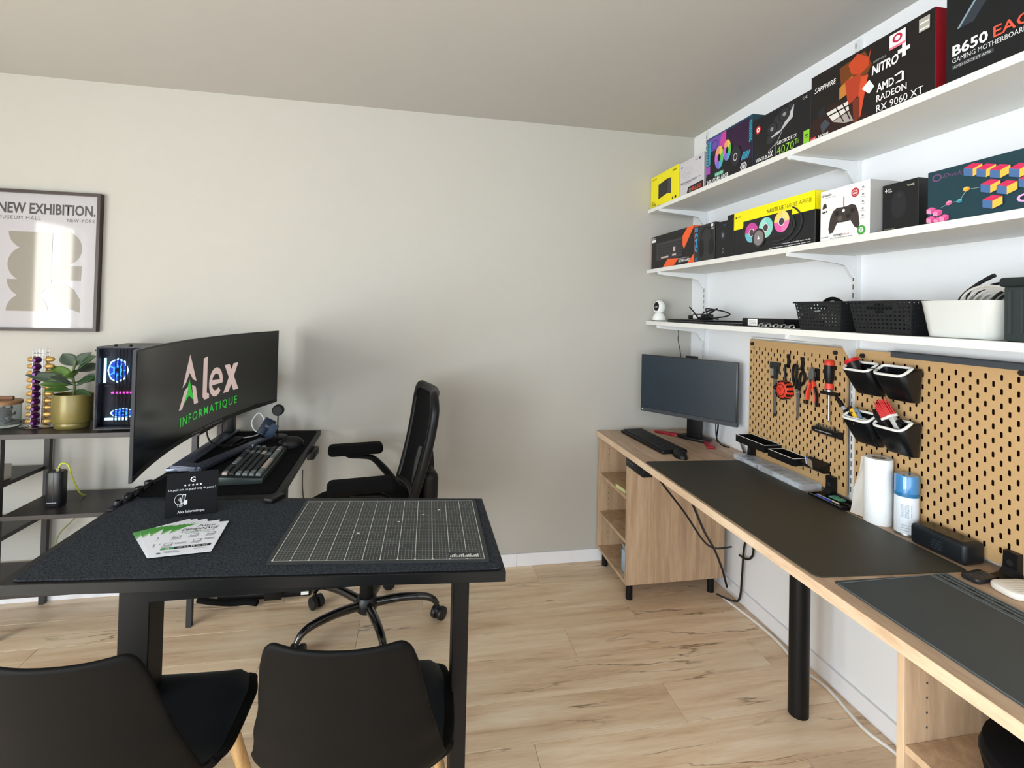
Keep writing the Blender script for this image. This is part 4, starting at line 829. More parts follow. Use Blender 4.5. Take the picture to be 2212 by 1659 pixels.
B().lathe([(0.014, 0), (0.017, 0.04), (0.022, 0.065), (0.022, 0.072), (0, 0.077)], 20).obj('handle', m_blackpl, t, smooth=True); B().lathe([(0.0215, 0.062), (0.0252, 0.066), (0.0252, 0.073), (0.0215, 0.075)], 20).obj('red_collar', m_ired, t, smooth=True)
tag(B().tube([(PB-0.088, 1.452, 1.276), (PB-0.06, 1.435, 1.279), (PB-0.088, 1.42, 1.2765), (PB-0.08, 1.41, 1.278)], 0.0018).obj('wire_clip', m_chrome, smooth=True), 'thin steel clip lying across the upper cups', 'clip')
for nm, lab, dx, dy, mt, l, r, tl in (('marker_pen', 'black pen with grey collar leaning out of the lower left cup', 0.024, -0.058, m_blackpl, 0.088, 0.008, -0.66), ('cutter', 'dark brown handled cutter leaning in the lower left cup', 0.036, -0.05, mat('dark_brown_grip', '#2a1a17', 0.5), 0.062, 0.009, -0.55), ('cutter', 'yellow handled cutter in the lower left cup', 0.05, -0.06, m_yel, 0.056, 0.0075, -0.5), ('cutter', 'blue grey handled cutter in the lower left cup', 0.064, -0.055, m_bg, 0.058, 0.0075, -0.5)):
    t = thing(nm, lab, 'pen' if nm == 'marker_pen' else 'cutter', (PB+dy, 1.556-dx, 1.074), rot=(0.12, tl, RW), group='tools in the lower left cup')
    B().box(-r, r, -r*0.7, r*0.7, 0, l, bev=r*0.5).obj('handle', mt, t, smooth=True)
    if nm == 'marker_pen': B().cyl((0, 0, l-0.04), (0, 0, l-0.026), r*1.05, n=12).obj('grey_collar', GRY, t, smooth=True); B().cyl((0, 0, l), (0, 0, l+0.018), r*0.9, r*0.6, n=12).obj('cap', m_blackpl, t, smooth=True)
    else: B().cyl((0, -r*0.7, l*0.75), (0, -r*0.9, l*0.75), 0.003, n=8).obj('stud', m_dsteel, t)
for lab, dx, dy, tl, l, r in (('black tool with hooked tip rising highest in the lower right cup', 0.03, -0.05, -0.3, 0.085, 0.014), ('black tool lying in the middle of the lower right cup', 0.05, -0.062, -0.65, 0.075, 0.014), ('black folded tool leaning at the right of the lower right cup', 0.06, -0.058, 0.45, 0.05, 0.012)):
    t = thing('black_tool', lab, 'tool', (PB+dy, 1.434-dx, 1.07), rot=(0.1, tl, RW), group='tools in the lower right cup')
    B().box(-r, r, -r*0.6, r*0.6, 0, l, bev=r*0.4).obj('grip', m_blackpl, t, smooth=True); B().prism([(-r, l*0.95), (r*0.4, l*0.95), (r*1.2, l*1.12), (-r*0.3, l*1.2)], 'xz', -0.004, 0.004).obj('tip', m_blackpl, t)
t = thing('red_brush', 'red bristle brush with white head standing in the lower right cup', 'brush', (PB-0.06, 1.352, 1.082), rot=(0.1, -0.55, RW))
B().box(-0.008, 0.008, -0.008, 0.008, 0, 0.05, bev=0.002).obj('handle', ink('#b9b9b6'), t, smooth=True); B().box(-0.03, 0.012, -0.014, 0.014, 0.05, 0.058, bev=0.001).obj('head', m_white, t)
b = B()
for i in range(8):
    for j in range(3): b.cyl((-0.027+i*0.005, -0.009+j*0.009, 0.058), (-0.029+i*0.0052, -0.009+j*0.009, 0.098+0.006*((i*3+j) % 4)), 0.0036, 0.0015, n=6)
tag(b.obj('bristles', m_ired, t), kind='stuff')
# ================================================================== things on the wooden worktop
m_pad1 = mat('olive_leather_mat', '#39372e', 0.55, var=0.05, scale=25, bump=0.1, bscale=900)
m_pad2 = mat('slate_silicone_mat', '#3c4346', 0.6, var=0.05, scale=25)
def flat(pts, z0, z1, name, m, lab, cat, bev=0.0): return tag(B().prism(pts, 'xy', z0, z1, bev=bev, seg=1).obj(name, m), lab, cat)
def rquad(pts, r):
    out = []; n = len(pts)
    for i in range(n):
        p = Vector(pts[i]); a = (Vector(pts[i-1])-p).normalized(); c = (Vector(pts[(i+1) % n])-p).normalized()
        s, e = p+a*r, p+c*r
        for k in range(6):
            u = k/5; out.append(tuple((1-u)**2*s+2*u*(1-u)*p+u*u*e))
    return out
flat(rquad([(1.064, 1.152), (1.520, 1.120), (1.528, 2.125), (1.058, 2.158)], 0.02), TZ+0.0004, TZ+0.003, 'desk_mat', m_pad1, 'large dark olive leather desk mat on the oak worktop', 'mat')
t = thing('repair_mat', 'slate grey silicone repair mat with ribbed border near the camera', 'mat', (0, 0, TZ+0.0003))
xa, xb, y0, y1 = 1.092, 1.44, 0.62, 1.128
B().prism(rquad([(xa, y0), (xb, y0), (xb, y1-0.012), (xa, y1)], 0.006), 'xy', 0, 0.003).obj('sheet', m_pad2, t)
b = B()
for xx in (1.385, 1.392, 1.408, 1.424, 1.436): b.box(xx-0.0013, xx+0.0013, y0, y1-0.012, 0.003, 0.0048)
b.obj('ribs', mat('slate_rib', '#626b6e', 0.5), t)
b = B(); i = 0
yy = y0+0.01
while yy < y1-0.06:
    b.box(1.3935, 1.4065, yy, yy+0.018, 0.003, 0.0034); b.box(1.4095, 1.4225, yy+0.03, yy+0.045, 0.003, 0.0034); yy += 0.062
tag(b.obj('compartments', mat('slate_pocket', '#1a1e21', 0.6), t), kind='stuff')
B().box(xa, xb, y1-0.012, y1-0.0105, 0.003, 0.0042).box(xa, xa+0.0015, y0, y1-0.01, 0.003, 0.0042).obj('border', mat('slate_rib', '#4b5356', 0.5), t)
# second monitor
A = Vector((1.279, 2.672)); Bq = Vector((1.58, 2.22)); dv = (Bq-A); ln = dv.length
t = thing('flat_monitor', 'black flat monitor standing askew in the room corner', 'monitor', (A.x, A.y, 0), math.atan2(dv.y, dv.x))
m_scr2 = mat('dark_screen_off', '#26323b', 0.3, spec=0.7, var=0.02)
zb, zt = 0.888, 1.212
B().box(0, ln, 0.0, 0.022, zb, zt, bev=0.003).obj('housing', m_grey, t, smooth=True)
B().box(0.006, ln-0.008, -0.0012, 0.0005, zb+0.024, zt-0.005).obj('screen', m_scr2, t)
B().box(0.001, ln-0.001, -0.002, 0, zb+0.001, zb+0.022).obj('lower_bezel', mat('bezel_grey', '#3a3d42', 0.4), t); B().poly([(0.008, -0.0024, zb+0.008), (0.02, -0.0024, zb+0.008), (0.014, -0.0024, zb+0.016)]).obj('emblem', WHT, t)
B().box(0.12, ln-0.12, 0.02, 0.05, zb+0.06, zt-0.04, bev=0.012).obj('rear_bulge', m_blackpl, t, smooth=True)
B().box(ln/2-0.042, ln/2+0.042, 0.10, 0.125, TZ+0.012, zb+0.2, bev=0.006).obj('neck', m_blackpl, t, smooth=True)
B().box(ln/2-0.05, ln/2+0.05, 0.045, 0.105, zb+0.11, zb+0.19, bev=0.01).obj('hinge', m_blackpl, t, smooth=True)
B().box(ln/2-0.03, ln/2+0.03, 0.05, 0.08, zt-0.02, zt+0.008, bev=0.003).obj('cable_clip', m_blackpl, t)
B().prism(rquad([(ln/2-0.10, 0.095), (ln/2-0.05, 0.075), (ln/2+0.05, 0.075), (ln/2+0.10, 0.095), (ln/2+0.08, 0.165), (ln/2-0.08, 0.165)], 0.02), 'xy', TZ+0.0005, TZ+0.016, bev=0.003).obj('base', m_blackpl, t, smooth=True)
m_crim = mat('crimson_metal', '#a01428', 0.35)
for pl in ([(0.19, 0.098), (0.185, 0.15), (0.045, 0.112), (0.04, 0.082)], [(0.355, 0.145), (0.335, 0.085), (0.40, -0.012), (0.43, 0.012)]):
    B().prism(rquad(pl[::-1], 0.008), 'xy', TZ+0.0005, TZ+0.012, bev=0.003).obj('foot', m_crim, t, smooth=True)
tag(B().tube([(1.54, 2.36, 0.98), (1.56, 2.37, 0.88), (1.585, 2.40, 0.80), (1.60, 2.38, 0.762), (1.615, 2.33, 0.759)], 0.003).obj('monitor_cable', m_cable, smooth=True), 'black cable behind the flat monitor foot', 'cable')
tag(B().tube([(1.555, 2.35, 0.98), (1.575, 2.37, 0.87), (1.60, 2.42, 0.79), (1.62, 2.44, 0.76)], 0.004).obj('monitor_cable', m_cable, smooth=True), 'thicker black cable beside the flat monitor neck', 'cable')
# black keyboard and mouse
A = Vector((1.172, 2.705)); Bq = Vector((1.20, 2.262)); dv = Bq-A
t = thing('black_keyboard', 'black full size keyboard in front of the corner monitor', 'keyboard', (A.x, A.y, TZ), math.atan2(dv.y, dv.x))
kl = 0.445; kw = 0.145
B().prism(rquad([(0, 0), (kl, 0), (kl, kw), (0, kw)], 0.012), 'xy', 0.0005, 0.016, bev=0.004).obj('case', m_blackpl, t, smooth=True)
b = B()
for r in range(6):
    for c in range(21):
        b.box(0.012+c*0.0202, 0.0295+c*0.0202, 0.015+r*0.0195, 0.032+r*0.0195, 0.0155, 0.022, bev=0.0012, seg=1)
tag(b.obj('keys', mat('key_black', '#1b1d1e', 0.5), t), kind='stuff')
t = thing('black_mouse', 'small black mouse beside the black keyboard', 'mouse', (1.27, 2.215, TZ), rz=-1.7)
B().surf(lambda u, v: (0.055*math.cos(2*PI*v)*math.sin(PI/2*u), 0.031*math.sin(2*PI*v)*math.sin(PI/2*u), 0.001+0.036*math.cos(PI/2*u)**0.8 if u < 1 else 0.001), 10, 24).obj('shell', m_blackpl, t, smooth=True); B().box(0.012, 0.032, -0.003, 0.003, 0.028, 0.036, bev=0.002).obj('wheel', m_grey, t)
# paper roll
t = thing('paper_roll', 'white kitchen paper roll standing against the wide pegboard', 'paper roll', (1.563, 1.437, TZ+0.0005))
m_paper = mat('white_paper', '#eef0f0', 0.9, spec=0.1, var=0.02, bump=0.25, bscale=250)
B().lathe([(0.02, 0), (0.04, 0.0), (0.041, 0.004), (0.041, 0.216), (0.04, 0.219), (0.02, 0.219)], 40).obj('roll', m_paper, t, smooth=True); B().lathe([(0.02, 0), (0.02, 0.219), (0.0185, 0.219), (0.0185, 0)], 28).obj('core', ink('#8a7660'), t, smooth=True)
B().surf(lambda u, v: (-0.020-0.014*u*(1-v*0.75)-0.003*math.sin(9*v+4*u), 0.034+0.045*u*(1-v*0.8), 0.004+0.208*v), 8, 14).obj('loose_sheet', mat('tissue_grey', '#c9c3bb', 0.95, spec=0.1), t, smooth=True)
# spray can
t = thing('spray_can', 'white spray can with clear blue cap beside the paper roll', 'spray can', (1.575, 1.348, TZ+0.0005))
B().lathe([(0, 0), (0.030, 0), (0.0325, 0.004), (0.0325, 0.128), (0.031, 0.132), (0, 0.132)], 36).obj('can', mat('can_white', '#dfe6ee', 0.3), t, smooth=True); B().lathe([(0.0328, 0.0), (0.0334, 0.006), (0.032, 0.009)], 36).obj('base_ring', m_steel, t, smooth=True)
B().lathe([(0.033, 0.124), (0.033, 0.133), (0.0325, 0.136)], 36).obj('collar', ink('#1f6a9c'), t, smooth=True); B().lathe([(0, 0.191), (0.0305, 0.191), (0.0322, 0.187), (0.0325, 0.135)], 36).obj('cap', mat('blue_cap', '#3f86c0', 0.12, spec=0.7, coat=0.6), t, smooth=True)
b = B()
for j in range(15):
    z = 0.06+0.0035*j if j < 12 else 0.018+0.008*(j-12)
    a0 = -PI*0.77-0.6
    for k in range(9):
        if (j*7+k*3) % 7 == 0: continue
        a = a0+k*0.12
        b.poly([(0.0327*math.cos(q), 0.0327*math.sin(q), zz) for q, zz in ((a, z), (a+0.1, z), (a+0.1, z+0.0014), (a, z+0.0014))])
tag(b.obj('fine_print', ink('#6d7c94'), t), kind='stuff')
# bluetooth speaker
t = thing('speaker', 'black rounded box speaker lying on the worktop beside the spray can', 'speaker', (1.528, 1.298, TZ+0.0005), RW+0.03)
B().box(0, 0.158, 0, 0.076, 0, 0.062, bev=0.012, seg=4).obj('body', mat('speaker_black', '#10151a', 0.45), t, smooth=True); B().prism(rquad([(0.014, 0.012), (0.144, 0.012), (0.144, 0.064), (0.014, 0.064)], 0.012), 'xy', 0.0615, 0.0628).obj('top_panel', mat('speaker_brown', '#2a2118', 0.35), t)
P = Print(t, 0.158, 0.062); P.lines([(0.42, 0.6, 0.25+0.12*i, 0.03) for i in range(4)], ink('#3a434c')); B().cyl((0.079, 0.038, 0.0628), (0.079, 0.038, 0.0634), 0.007, n=16).obj('button', ink('#514434'), t)
# clamps
def clamp(lab, y, z1, x=1.6):
    t = thing('board_clamp', lab, 'clamp', (x, y, TZ+0.0003), RW, 'black clamps holding the pegboards')
    B().prism([(-0.05, 0.0), (-0.05, 0.008), (-0.022, 0.012), (-0.008, 0.028), (-0.006, z1), (0.012, z1), (0.012, 0.0)], 'yz', -0.017, 0.017).obj('bracket', m_blackpl, t); B().cyl((0, -0.0065, z1*0.6), (0, -0.0085, z1*0.6), 0.008, n=16).obj('screw', m_grey, t, smooth=True)
clamp('black pegboard clamp below the longer tray', 2.14, 0.075); clamp('black pegboard clamp beside the clear organiser', 1.672, 0.075); clamp('black pegboard clamp near the white router at right', 1.075, 0.07)
# transparent parts organisers
m_tr = mat('clear_plastic', '#e4ebf2', 0.12, alpha=0.28)
def organiser(lab, yl, w, dp, h, cells, x, parts):
    t = thing('parts_organiser', lab, 'organiser', (x, yl, TZ+0.0005), RW, 'clear parts organisers')
    b = B().box(0, w, 0, dp, 0, 0.002).box(0, 0.0015, 0, dp, 0.002, h).box(w-0.0015, w, 0, dp, 0.002, h).box(0.0015, w-0.0015, 0, 0.0015, 0.002, h).box(0.0015, w-0.0015, dp-0.0015, dp, 0.002, h)
    for i in range(1, cells): b.box(w*i/cells, w*i/cells+0.001, 0.0015, dp-0.0015, 0.002, h-0.002)
    b.obj('tub', m_tr, t); B().box(-0.001, w+0.001, -0.001, dp+0.001, h, h+0.002).obj('lid', m_tr, t)
    for k, (c, px, pw) in enumerate(parts): B().box(px, px+pw, 0.006, dp-0.01, 0.003, h*0.6, bev=0.002).obj('parts_heap', ink(c), t)
organiser('low clear organiser with blue parts under the longer tray', 2.165, 0.165, 0.075, 0.022, 3, 1.525, [('#2b3f8c', 0.03, 0.03), ('#c9ccd0', 0.07, 0.06), ('#8b2c22', 0.15, 0.008)])
organiser('longer clear organiser beside the black board clamp', 1.985, 0.26, 0.088, 0.026, 6, 1.52, [('#5c3e28', 0.004, 0.07), ('#d5dae0', 0.09, 0.14), ('#8a6038', 0.236, 0.015)])
t = thing('tool_case', 'open flat black case holding blue picks and a green pad', 'case', (1.515, 1.69, TZ+0.0006), RW)
B().box(0, 0.155, 0, 0.09, 0, 0.003).box(0, 0.003, 0, 0.09, 0.003, 0.012).box(0.152, 0.155, 0, 0.09, 0.003, 0.012).box(0.003, 0.152, 0, 0.003, 0.003, 0.012).box(0.003, 0.152, 0.087, 0.09, 0.003, 0.012).box(0.003, 0.152, 0.045, 0.047, 0.003, 0.009).obj('case_body', m_blackpl, t)
B().box(0.0, 0.155, -0.0003, 0.001, 0.0118, 0.0125).obj('rim_line', GRY, t)
tag(B().cyl((1.528, 1.665, TZ+0.009), (1.535, 1.6, TZ+0.009), 0.004, n=8).obj('pick', ink('#2a50b8')), 'blue pick lying in the flat black case', 'pick')
tag(B().cyl((1.538, 1.67, TZ+0.009), (1.543, 1.575, TZ+0.009), 0.0032, n=8).obj('spudger', ink('#d8cdb4')), 'cream spudger lying in the flat black case', 'tool')
tag(B().box(1.566, 1.598, 1.6, 1.648, TZ+0.0036, TZ+0.012, bev=0.002).obj('sponge', ink('#5aa58c')), 'green sponge pad in the flat black case', 'sponge')
t = thing('tweezer_pliers', 'small dark pliers leaning on the wall beside the tool pegboard', 'pliers', (1.625, 2.228, TZ+0.006), rot=(0, -0.55, RW))
B().tube([(0, 0, 0), (0.002, 0, 0.025), (0.0, 0, 0.05)], 0.004).obj('handle', m_blackpl, t, smooth=True); B().tube([(0.008, 0, 0), (0.006, 0, 0.025), (0.001, 0, 0.045)], 0.004).obj('handle', m_steel, t, smooth=True); B().sphere((0.004, 0, 0.0), 0.007).obj('joint', m_dsteel, t, smooth=True)
# phone-like remote and white router
t = thing('remote', 'black rounded remote with buttons lying on the worktop', 'remote', (1.502, 1.084, TZ+0.0005), 0.1)
B().prism(rquad([(-0.038, -0.022), (0.038, -0.022), (0.038, 0.022), (-0.038, 0.022)], 0.01), 'xy', 0, 0.013, bev=0.003).obj('body', m_grey, t, smooth=True)
b = B()
for i in range(4):
    for j in range(2): b.cyl((-0.02+i*0.014, -0.007+j*0.013, 0.0125), (-0.02+i*0.014, -0.007+j*0.013, 0.0145), 0.0036, n=8)
tag(b.obj('buttons', m_slot, t), kind='stuff')
t = thing('white_hub', 'white rounded smart hub at the right image edge', 'hub', (1.535, 1.012, TZ+0.0005), -0.12)
B().prism(rquad([(-0.055, -0.04), (0.06, -0.04), (0.06, 0.04), (-0.055, 0.04)], 0.03), 'xy', 0, 0.018, bev=0.006, seg=3).obj('body', mat('warm_white_plastic', '#e9e5de', 0.45), t, smooth=True)
b = B()
for i in range(7): b.box(-0.035, 0.045, -0.024+i*0.008, -0.022+i*0.008, 0.0178, 0.0185)
tag(b.obj('vents', ink('#c9c4bb'), t), kind='stuff')
# ================================================================== black L-shaped standing desk
DZ = 0.8
m_desk = mat('black_desk_board', '#0a0b0c', 0.45, spec=0.35, var=0.08, scale=60)
t = thing('standing_desk', 'black L shaped standing desk with square steel legs', 'desk', (0, 0, 0))
front = [(-0.928, 1.318), (0.232, 1.216), (0.233, 1.694), (-0.447, 1.781), (-0.93, 1.80)]
side = [(-0.93, 1.802), (-0.4475, 1.783), (-0.483, 2.72), (-0.93, 2.735)]
B().prism(front, 'xy', DZ-0.026, DZ, bev=0.001, seg=1).obj('top', m_desk, t)
B().prism(side, 'xy', DZ-0.026, DZ, bev=0.001, seg=1).obj('top', m_desk, t)
for x0, x1, y0, y1 in ((0.108, 0.149, 1.285, 1.36), (-0.69, -0.622, 1.345, 1.42)):
    B().box(x0, x1, y0, y1, 0.0, DZ-0.026, bev=0.002, seg=1).obj('leg', m_black, t)
B().box(-0.69, -0.61, 2.55, 2.62, 0.03, DZ-0.026, bev=0.003).obj('leg', m_black, t, smooth=True)
B().box(-0.92, -0.49, 2.62, 2.69, 0.0, 0.03, bev=0.006).obj('foot', m_black, t, smooth=True)
B().box(-0.62, 0.11, 1.31, 1.36, DZ-0.06, DZ-0.0265).obj('cross_beam', m_black, t)
c = B().box(-0.485, -0.452, 2.40, 2.52, DZ-0.062, DZ-0.027, bev=0.006).obj('height_control', m_blackpl, t, smooth=True)
B().box(-0.4518, -0.4508, 2.42, 2.50, DZ-0.052, DZ-0.036).obj('keypad', m_grey, c)
t2 = B().box(-0.535, -0.5, 2.612, 2.618, 0.012, 0.026).obj('sticker', WHT, t)
tag(B().tube([(-1.0, 2.62, 0.022), (-0.93, 2.59, 0.024), (-0.84, 2.575, 0.02), (-0.77, 2.57, 0.022), (-0.72, 2.56, 0.018)], 0.016, flat=0.8).obj('cable_sleeve', m_fab, smooth=True), 'black cable sleeve lying on the floor behind the desk', 'cable')
# felt pad, cutting mat, black desk mat
def felt_mat():
    m = mat('charcoal_felt', '#33373d', 0.95, spec=0.1, var=0.45, scale=210, bump=0.8, bscale=260, contrast=True)
    return m
felt = rquad([(-0.906, 1.329), (0.224, 1.226), (0.226, 1.682), (-0.45, 1.755), (-0.906, 1.80)], 0.02)
t = thing('felt_pad', 'charcoal felt desk pad covering the front of the black desk', 'mat', (0, 0, 0))
B().prism(felt, 'xy', DZ+0.0003, DZ+0.004).obj('felt', felt_mat(), t)
m_stitch = mat('felt_stitch', '#1b1e22', 0.9)
b = B()
n = 95
for i in range(n):
    u = 0.02+0.96*i/n; p = Vector((-0.906, 1.329)).lerp(Vector((0.224, 1.226)), u)
    b.box(p.x-0.0035, p.x+0.0035, p.y-0.0012, p.y+0.0006, DZ+0.0005, DZ+0.0044)
tag(b.obj('edge_stitching', m_stitch, t), kind='stuff')
ZF = DZ+0.0043
O = Vector((-0.356, 1.320)); ex = Vector((0.197, 1.257))-O; ey = Vector((-0.347, 1.732))-O
t = thing('cutting_mat', 'dark grey cutting mat with white grid on the felt pad', 'cutting mat', (0, 0, ZF))
def cm(u, v): q = O+ex*u+ey*v; return (q.x, q.y)
B().prism(rquad([cm(0, 0), cm(1, 0), cm(1, 1), cm(0, 1)], 0.006), 'xy', 0.0002, 0.0028).obj('sheet', mat('cutting_mat_grey', '#272b2e', 0.55, var=0.06), t)
m_g1 = mat('grid_white', '#d2d6d3', 0.7); m_g2 = mat('grid_grey', '#858b88', 0.7)
def strip(b, p, q, wd, z=0.0031):
    p = Vector(p); q = Vector(q); d = (q-p).normalized(); nrm = Vector((-d.y, d.x))*wd/2
    b.poly([(a.x, a.y, z) for a in (p+nrm, q+nrm, q-nrm, p-nrm)])
u0, u1, v0, v1 = 0.022, 0.978, 0.03, 0.97
b1, b2 = B(), B()
for i in range(61):
    u = u0+(u1-u0)*i/60; strip(b1 if i % 5 == 0 else b2, cm(u, v0), cm(u, v1), 0.0016 if i % 5 == 0 else 0.0009, 0.0032 if i % 5 == 0 else 0.003)
for i in range(41):
    v = v0+(v1-v0)*i/40; strip(b1 if i % 40 == 0 else b2, cm(u0, v), cm(u1, v), 0.0013 if i % 5 == 0 else 0.0008, 0.0031)
for a, c in (((u0, v1), (0.72, v0)), ((0.35, v0), (u1, 0.95)), ((0.8, v0), (u1, 0.8)), ((0.6, 0.95), (0.75, 0.6))): strip(b2, cm(*a), cm(*c), 0.0008, 0.0033)
for i in range(12):
    u = u0+(u1-u0)*i/12; p = cm(u, v0+0.006); b1.box(p[0]-0.002, p[0]+0.002, p[1]-0.002, p[1]+0.002, 0.0028, 0.0034)
for u, v in ((0.365, 0.40), (0.56, 0.58), (0.69, 0.70), (0.78, 0.79)): p = cm(u, v); b1.box(p[0]-0.0035, p[0]+0.0035, p[1]-0.002, p[1]+0.002, 0.0028, 0.0036)
tag(b1.obj('grid_lines', m_g1, t), kind='stuff'); tag(b2.obj('fine_grid_lines', m_g2, t), kind='stuff')
b = B(); b.poly([cm(0.815, v0+0.005)+(0.0036,), cm(u1-0.02, v0+0.005)+(0.0036,), cm(u1-0.02, 0.12)+(0.0036,), cm(0.815, 0.12)+(0.0036,)]); b.obj('legend_panel', ink('#1b1e21'), t)
b = B()
for i in range(16):
    u = 0.82+0.0085*i; k = (i*5) % 4
    b.poly([cm(u, 0.05)+(0.004,), cm(u+0.006, 0.05)+(0.004,), cm(u+0.006, 0.07+0.008*k)+(0.004,), cm(u, 0.07+0.008*k)+(0.004,)])
tag(b.obj('legend_print', m_g1, t), kind='stuff')
flat(rquad([(-0.905, 1.842), (-0.470, 1.824), (-0.495, 2.69), (-0.91, 2.705)], 0.02), DZ+0.0003, DZ+0.0035, 'desk_mat', mat('black_cloth_mat', '#0e0f11', 0.9, spec=0.1, var=0.15, scale=300), 'black cloth desk mat under the mechanical keyboard', 'mat')
ZM = DZ+0.0038
# curved ultrawide monitor
A = Vector((-0.745, 1.495)); Bq = Vector((-0.687, 2.66)); c = (Bq-A).length; tv = (Bq-A)/c; nv = Vector((tv.y, -tv.x)); s = 0.08
rad = (c*c/4+s*s)/(2*s); cen = (A+Bq)/2+nv*(rad-s); hang = math.asin(c/2/rad)
mz0, mz1 = 0.96, 1.318
def mp(u, z, off=0.0):
    a = -hang+2*hang*u; q = cen-nv*(rad+off)*math.cos(a)+tv*(rad+off)*math.sin(a); return (q.x, q.y, z)
t = thing('curved_monitor', 'very wide curved black monitor showing the white and green logo', 'monitor', (0, 0, 0))
def slab(name, m, u0, u1, z0, z1, o0, o1, n=40):
    b = B(); bm = b.bm; R_ = []
    for i in range(n+1):
        u = u0+(u1-u0)*i/n; R_.append([bm.verts.new(mp(u, z, o)) for z, o in ((z0, o0), (z1, o0), (z1, o1), (z0, o1))])
    for p, q in zip(R_, R_[1:]):
        for k in range(4): bm.faces.new((p[k], p[(k+1) % 4], q[(k+1) % 4], q[k]))
    bm.faces.new(R_[0]); bm.faces.new(R_[-1][::-1]); bmesh.ops.recalc_face_normals(bm, faces=bm.faces[:])
    return b.obj(name, m, t, smooth=True, angle=30)
m_scr1 = mat('glossy_black_screen', '#0a0c0d', 0.16, spec=0.6, var=0.02)
slab('housing', mat('monitor_charcoal', '#1d1e22', 0.4), 0, 1, mz0, mz1, 0.0, 0.008)
slab('rear_bulge', m_grey, 0.2, 0.8, mz0+0.04, mz1-0.04, 0.008, 0.05)
slab('screen', m_scr1, 0.006, 0.994, mz0+0.018, mz1-0.006, -0.0012, 0.0)
slab('lower_bezel', m_blackpl, 0.002, 0.998, mz0+0.001, mz0+0.017, -0.0016, 0.0)
m_logow = mat('screen_logo_white', '#c9b3ae', 0.3, emit=0.42, var=0.0); m_logog = mat('screen_logo_green', '#22b02e', 0.3, emit=0.5, var=0.0)
LP = 1.0/ c
def onscreen(o, off=-0.0016):
    """bend flat print (x along the screen from its near end, z up) onto the curved screen"""
    for v in o.data.vertices:
        x, z = v.co.x, v.co.z; q = mp(x/c, z, off+v.co.y*0.2); v.co = Vector(q)
PS = Print(t, 0.475, 0.245, x0=0.370, z0=1.005)
import builtins
def lt(pts, m, nm='logo_shape'): o = PS.poly(pts, m, nm); onscreen(o)
# big letter A built of two slanted bars and a green arrow
lt([(0.0, 0.30), (0.055, 0.30), (0.17, 0.62), (0.085, 0.55)], m_logow); lt([(0.05, 0.60), (0.165, 1.06), (0.165, 0.79), (0.11, 0.66)], m_logow); lt([(0.165, 1.06), (0.285, 0.64), (0.225, 0.68), (0.165, 0.79)], m_logow); lt([(0.21, 0.60), (0.275, 0.56), (0.325, 0.30), (0.255, 0.30)], m_logow)
lt([(0.075, 0.36), (0.165, 0.70), (0.25, 0.36), (0.165, 0.46)], m_logog, 'logo_arrow')
lt([(0.395, 0.955), (0.465, 0.975), (0.465, 0.40), (0.445, 0.36), (0.395, 0.36)], m_logow, 'logo_letter'); lt([(0.395, 0.42), (0.395, 0.36), (0.43, 0.305), (0.505, 0.305), (0.505, 0.375), (0.465, 0.40)], m_logow, 'logo_letter')
a1_ = PI*2*0.875
o = PS.ell(0.615, 0.53, 0.115, 0.235, m_logow, 'logo_letter', n=36, a0=0.0, a1=a1_, inner=0.58); onscreen(o)
lt([(0.545, 0.49), (0.728, 0.49), (0.728, 0.545), (0.545, 0.575)], m_logow, 'logo_letter')
lt([(0.755, 0.77), (0.84, 0.77), (1.0, 0.30), (0.915, 0.30)], m_logow, 'logo_letter'); lt([(0.905, 0.77), (0.985, 0.77), (0.835, 0.30), (0.745, 0.30)], m_logow, 'logo_letter')
o = PS.text('INFORMATIQUE', 0.03, 0.06, 0.13, m_logog, wu=0.95, bold=0.008, space=1.25); onscreen(o)
PS2 = Print(t, 0.3, 0.016, x0=0.45, z0=mz0+0.003, y=-0.0022); o = PS2.text('OLED GAMING', 0.1, 0.25, 0.5, GRY, wu=0.8); onscreen(o, -0.002)
m_alu = mat('silver_stand', '#6f7688', 0.3, metal=0.8)
def bar(p, q, w0, w1, th, name):
    p = Vector(p); q = Vector(q); d = (q-p); sd = Vector((-d.y, d.x, 0)).normalized(); b = B(); bm = b.bm
    vs = [bm.verts.new(c_) for c_ in (p+sd*w0, p-sd*w0, q-sd*w1, q+sd*w1, p+sd*w0-Vector((0, 0, th)), p-sd*w0-Vector((0, 0, th)), q-sd*w1-Vector((0, 0, th*0.6)), q+sd*w1-Vector((0, 0, th*0.6)))]
    for f in ((0, 1, 2, 3), (7, 6, 5, 4), (0, 4, 5, 1), (1, 5, 6, 2), (2, 6, 7, 3), (3, 7, 4, 0)): bm.faces.new([vs[k] for k in f])
    bmesh.ops.bevel(bm, geom=bm.edges[:], offset=0.004, segments=2, affect='EDGES', clamp_overlap=True)
    return b.obj(name, m_alu, t, smooth=True)
B().box(-0.926, -0.868, 2.08, 2.70, ZM+0.0004, ZM+0.014, bev=0.003).obj('stand_spine', m_alu, t, smooth=True)
bar((-0.905, 2.115, ZM+0.024), (-0.80, 2.075, ZM+0.024), 0.03, 0.026, 0.022, 'stand_leg'); bar((-0.818, 2.06, ZM+0.024), (-0.695, 2.50, ZM+0.02), 0.026, 0.02, 0.02, 'stand_leg')
B().box(-0.925, -0.88, 2.64, 2.69, ZM+0.013, 1.05, bev=0.008).obj('stand_column', m_grey, t, smooth=True)
B().box(-0.92, -0.82, 2.30, 2.69, 1.0, 1.12, bev=0.02).obj('stand_arm', m_grey, t, smooth=True)
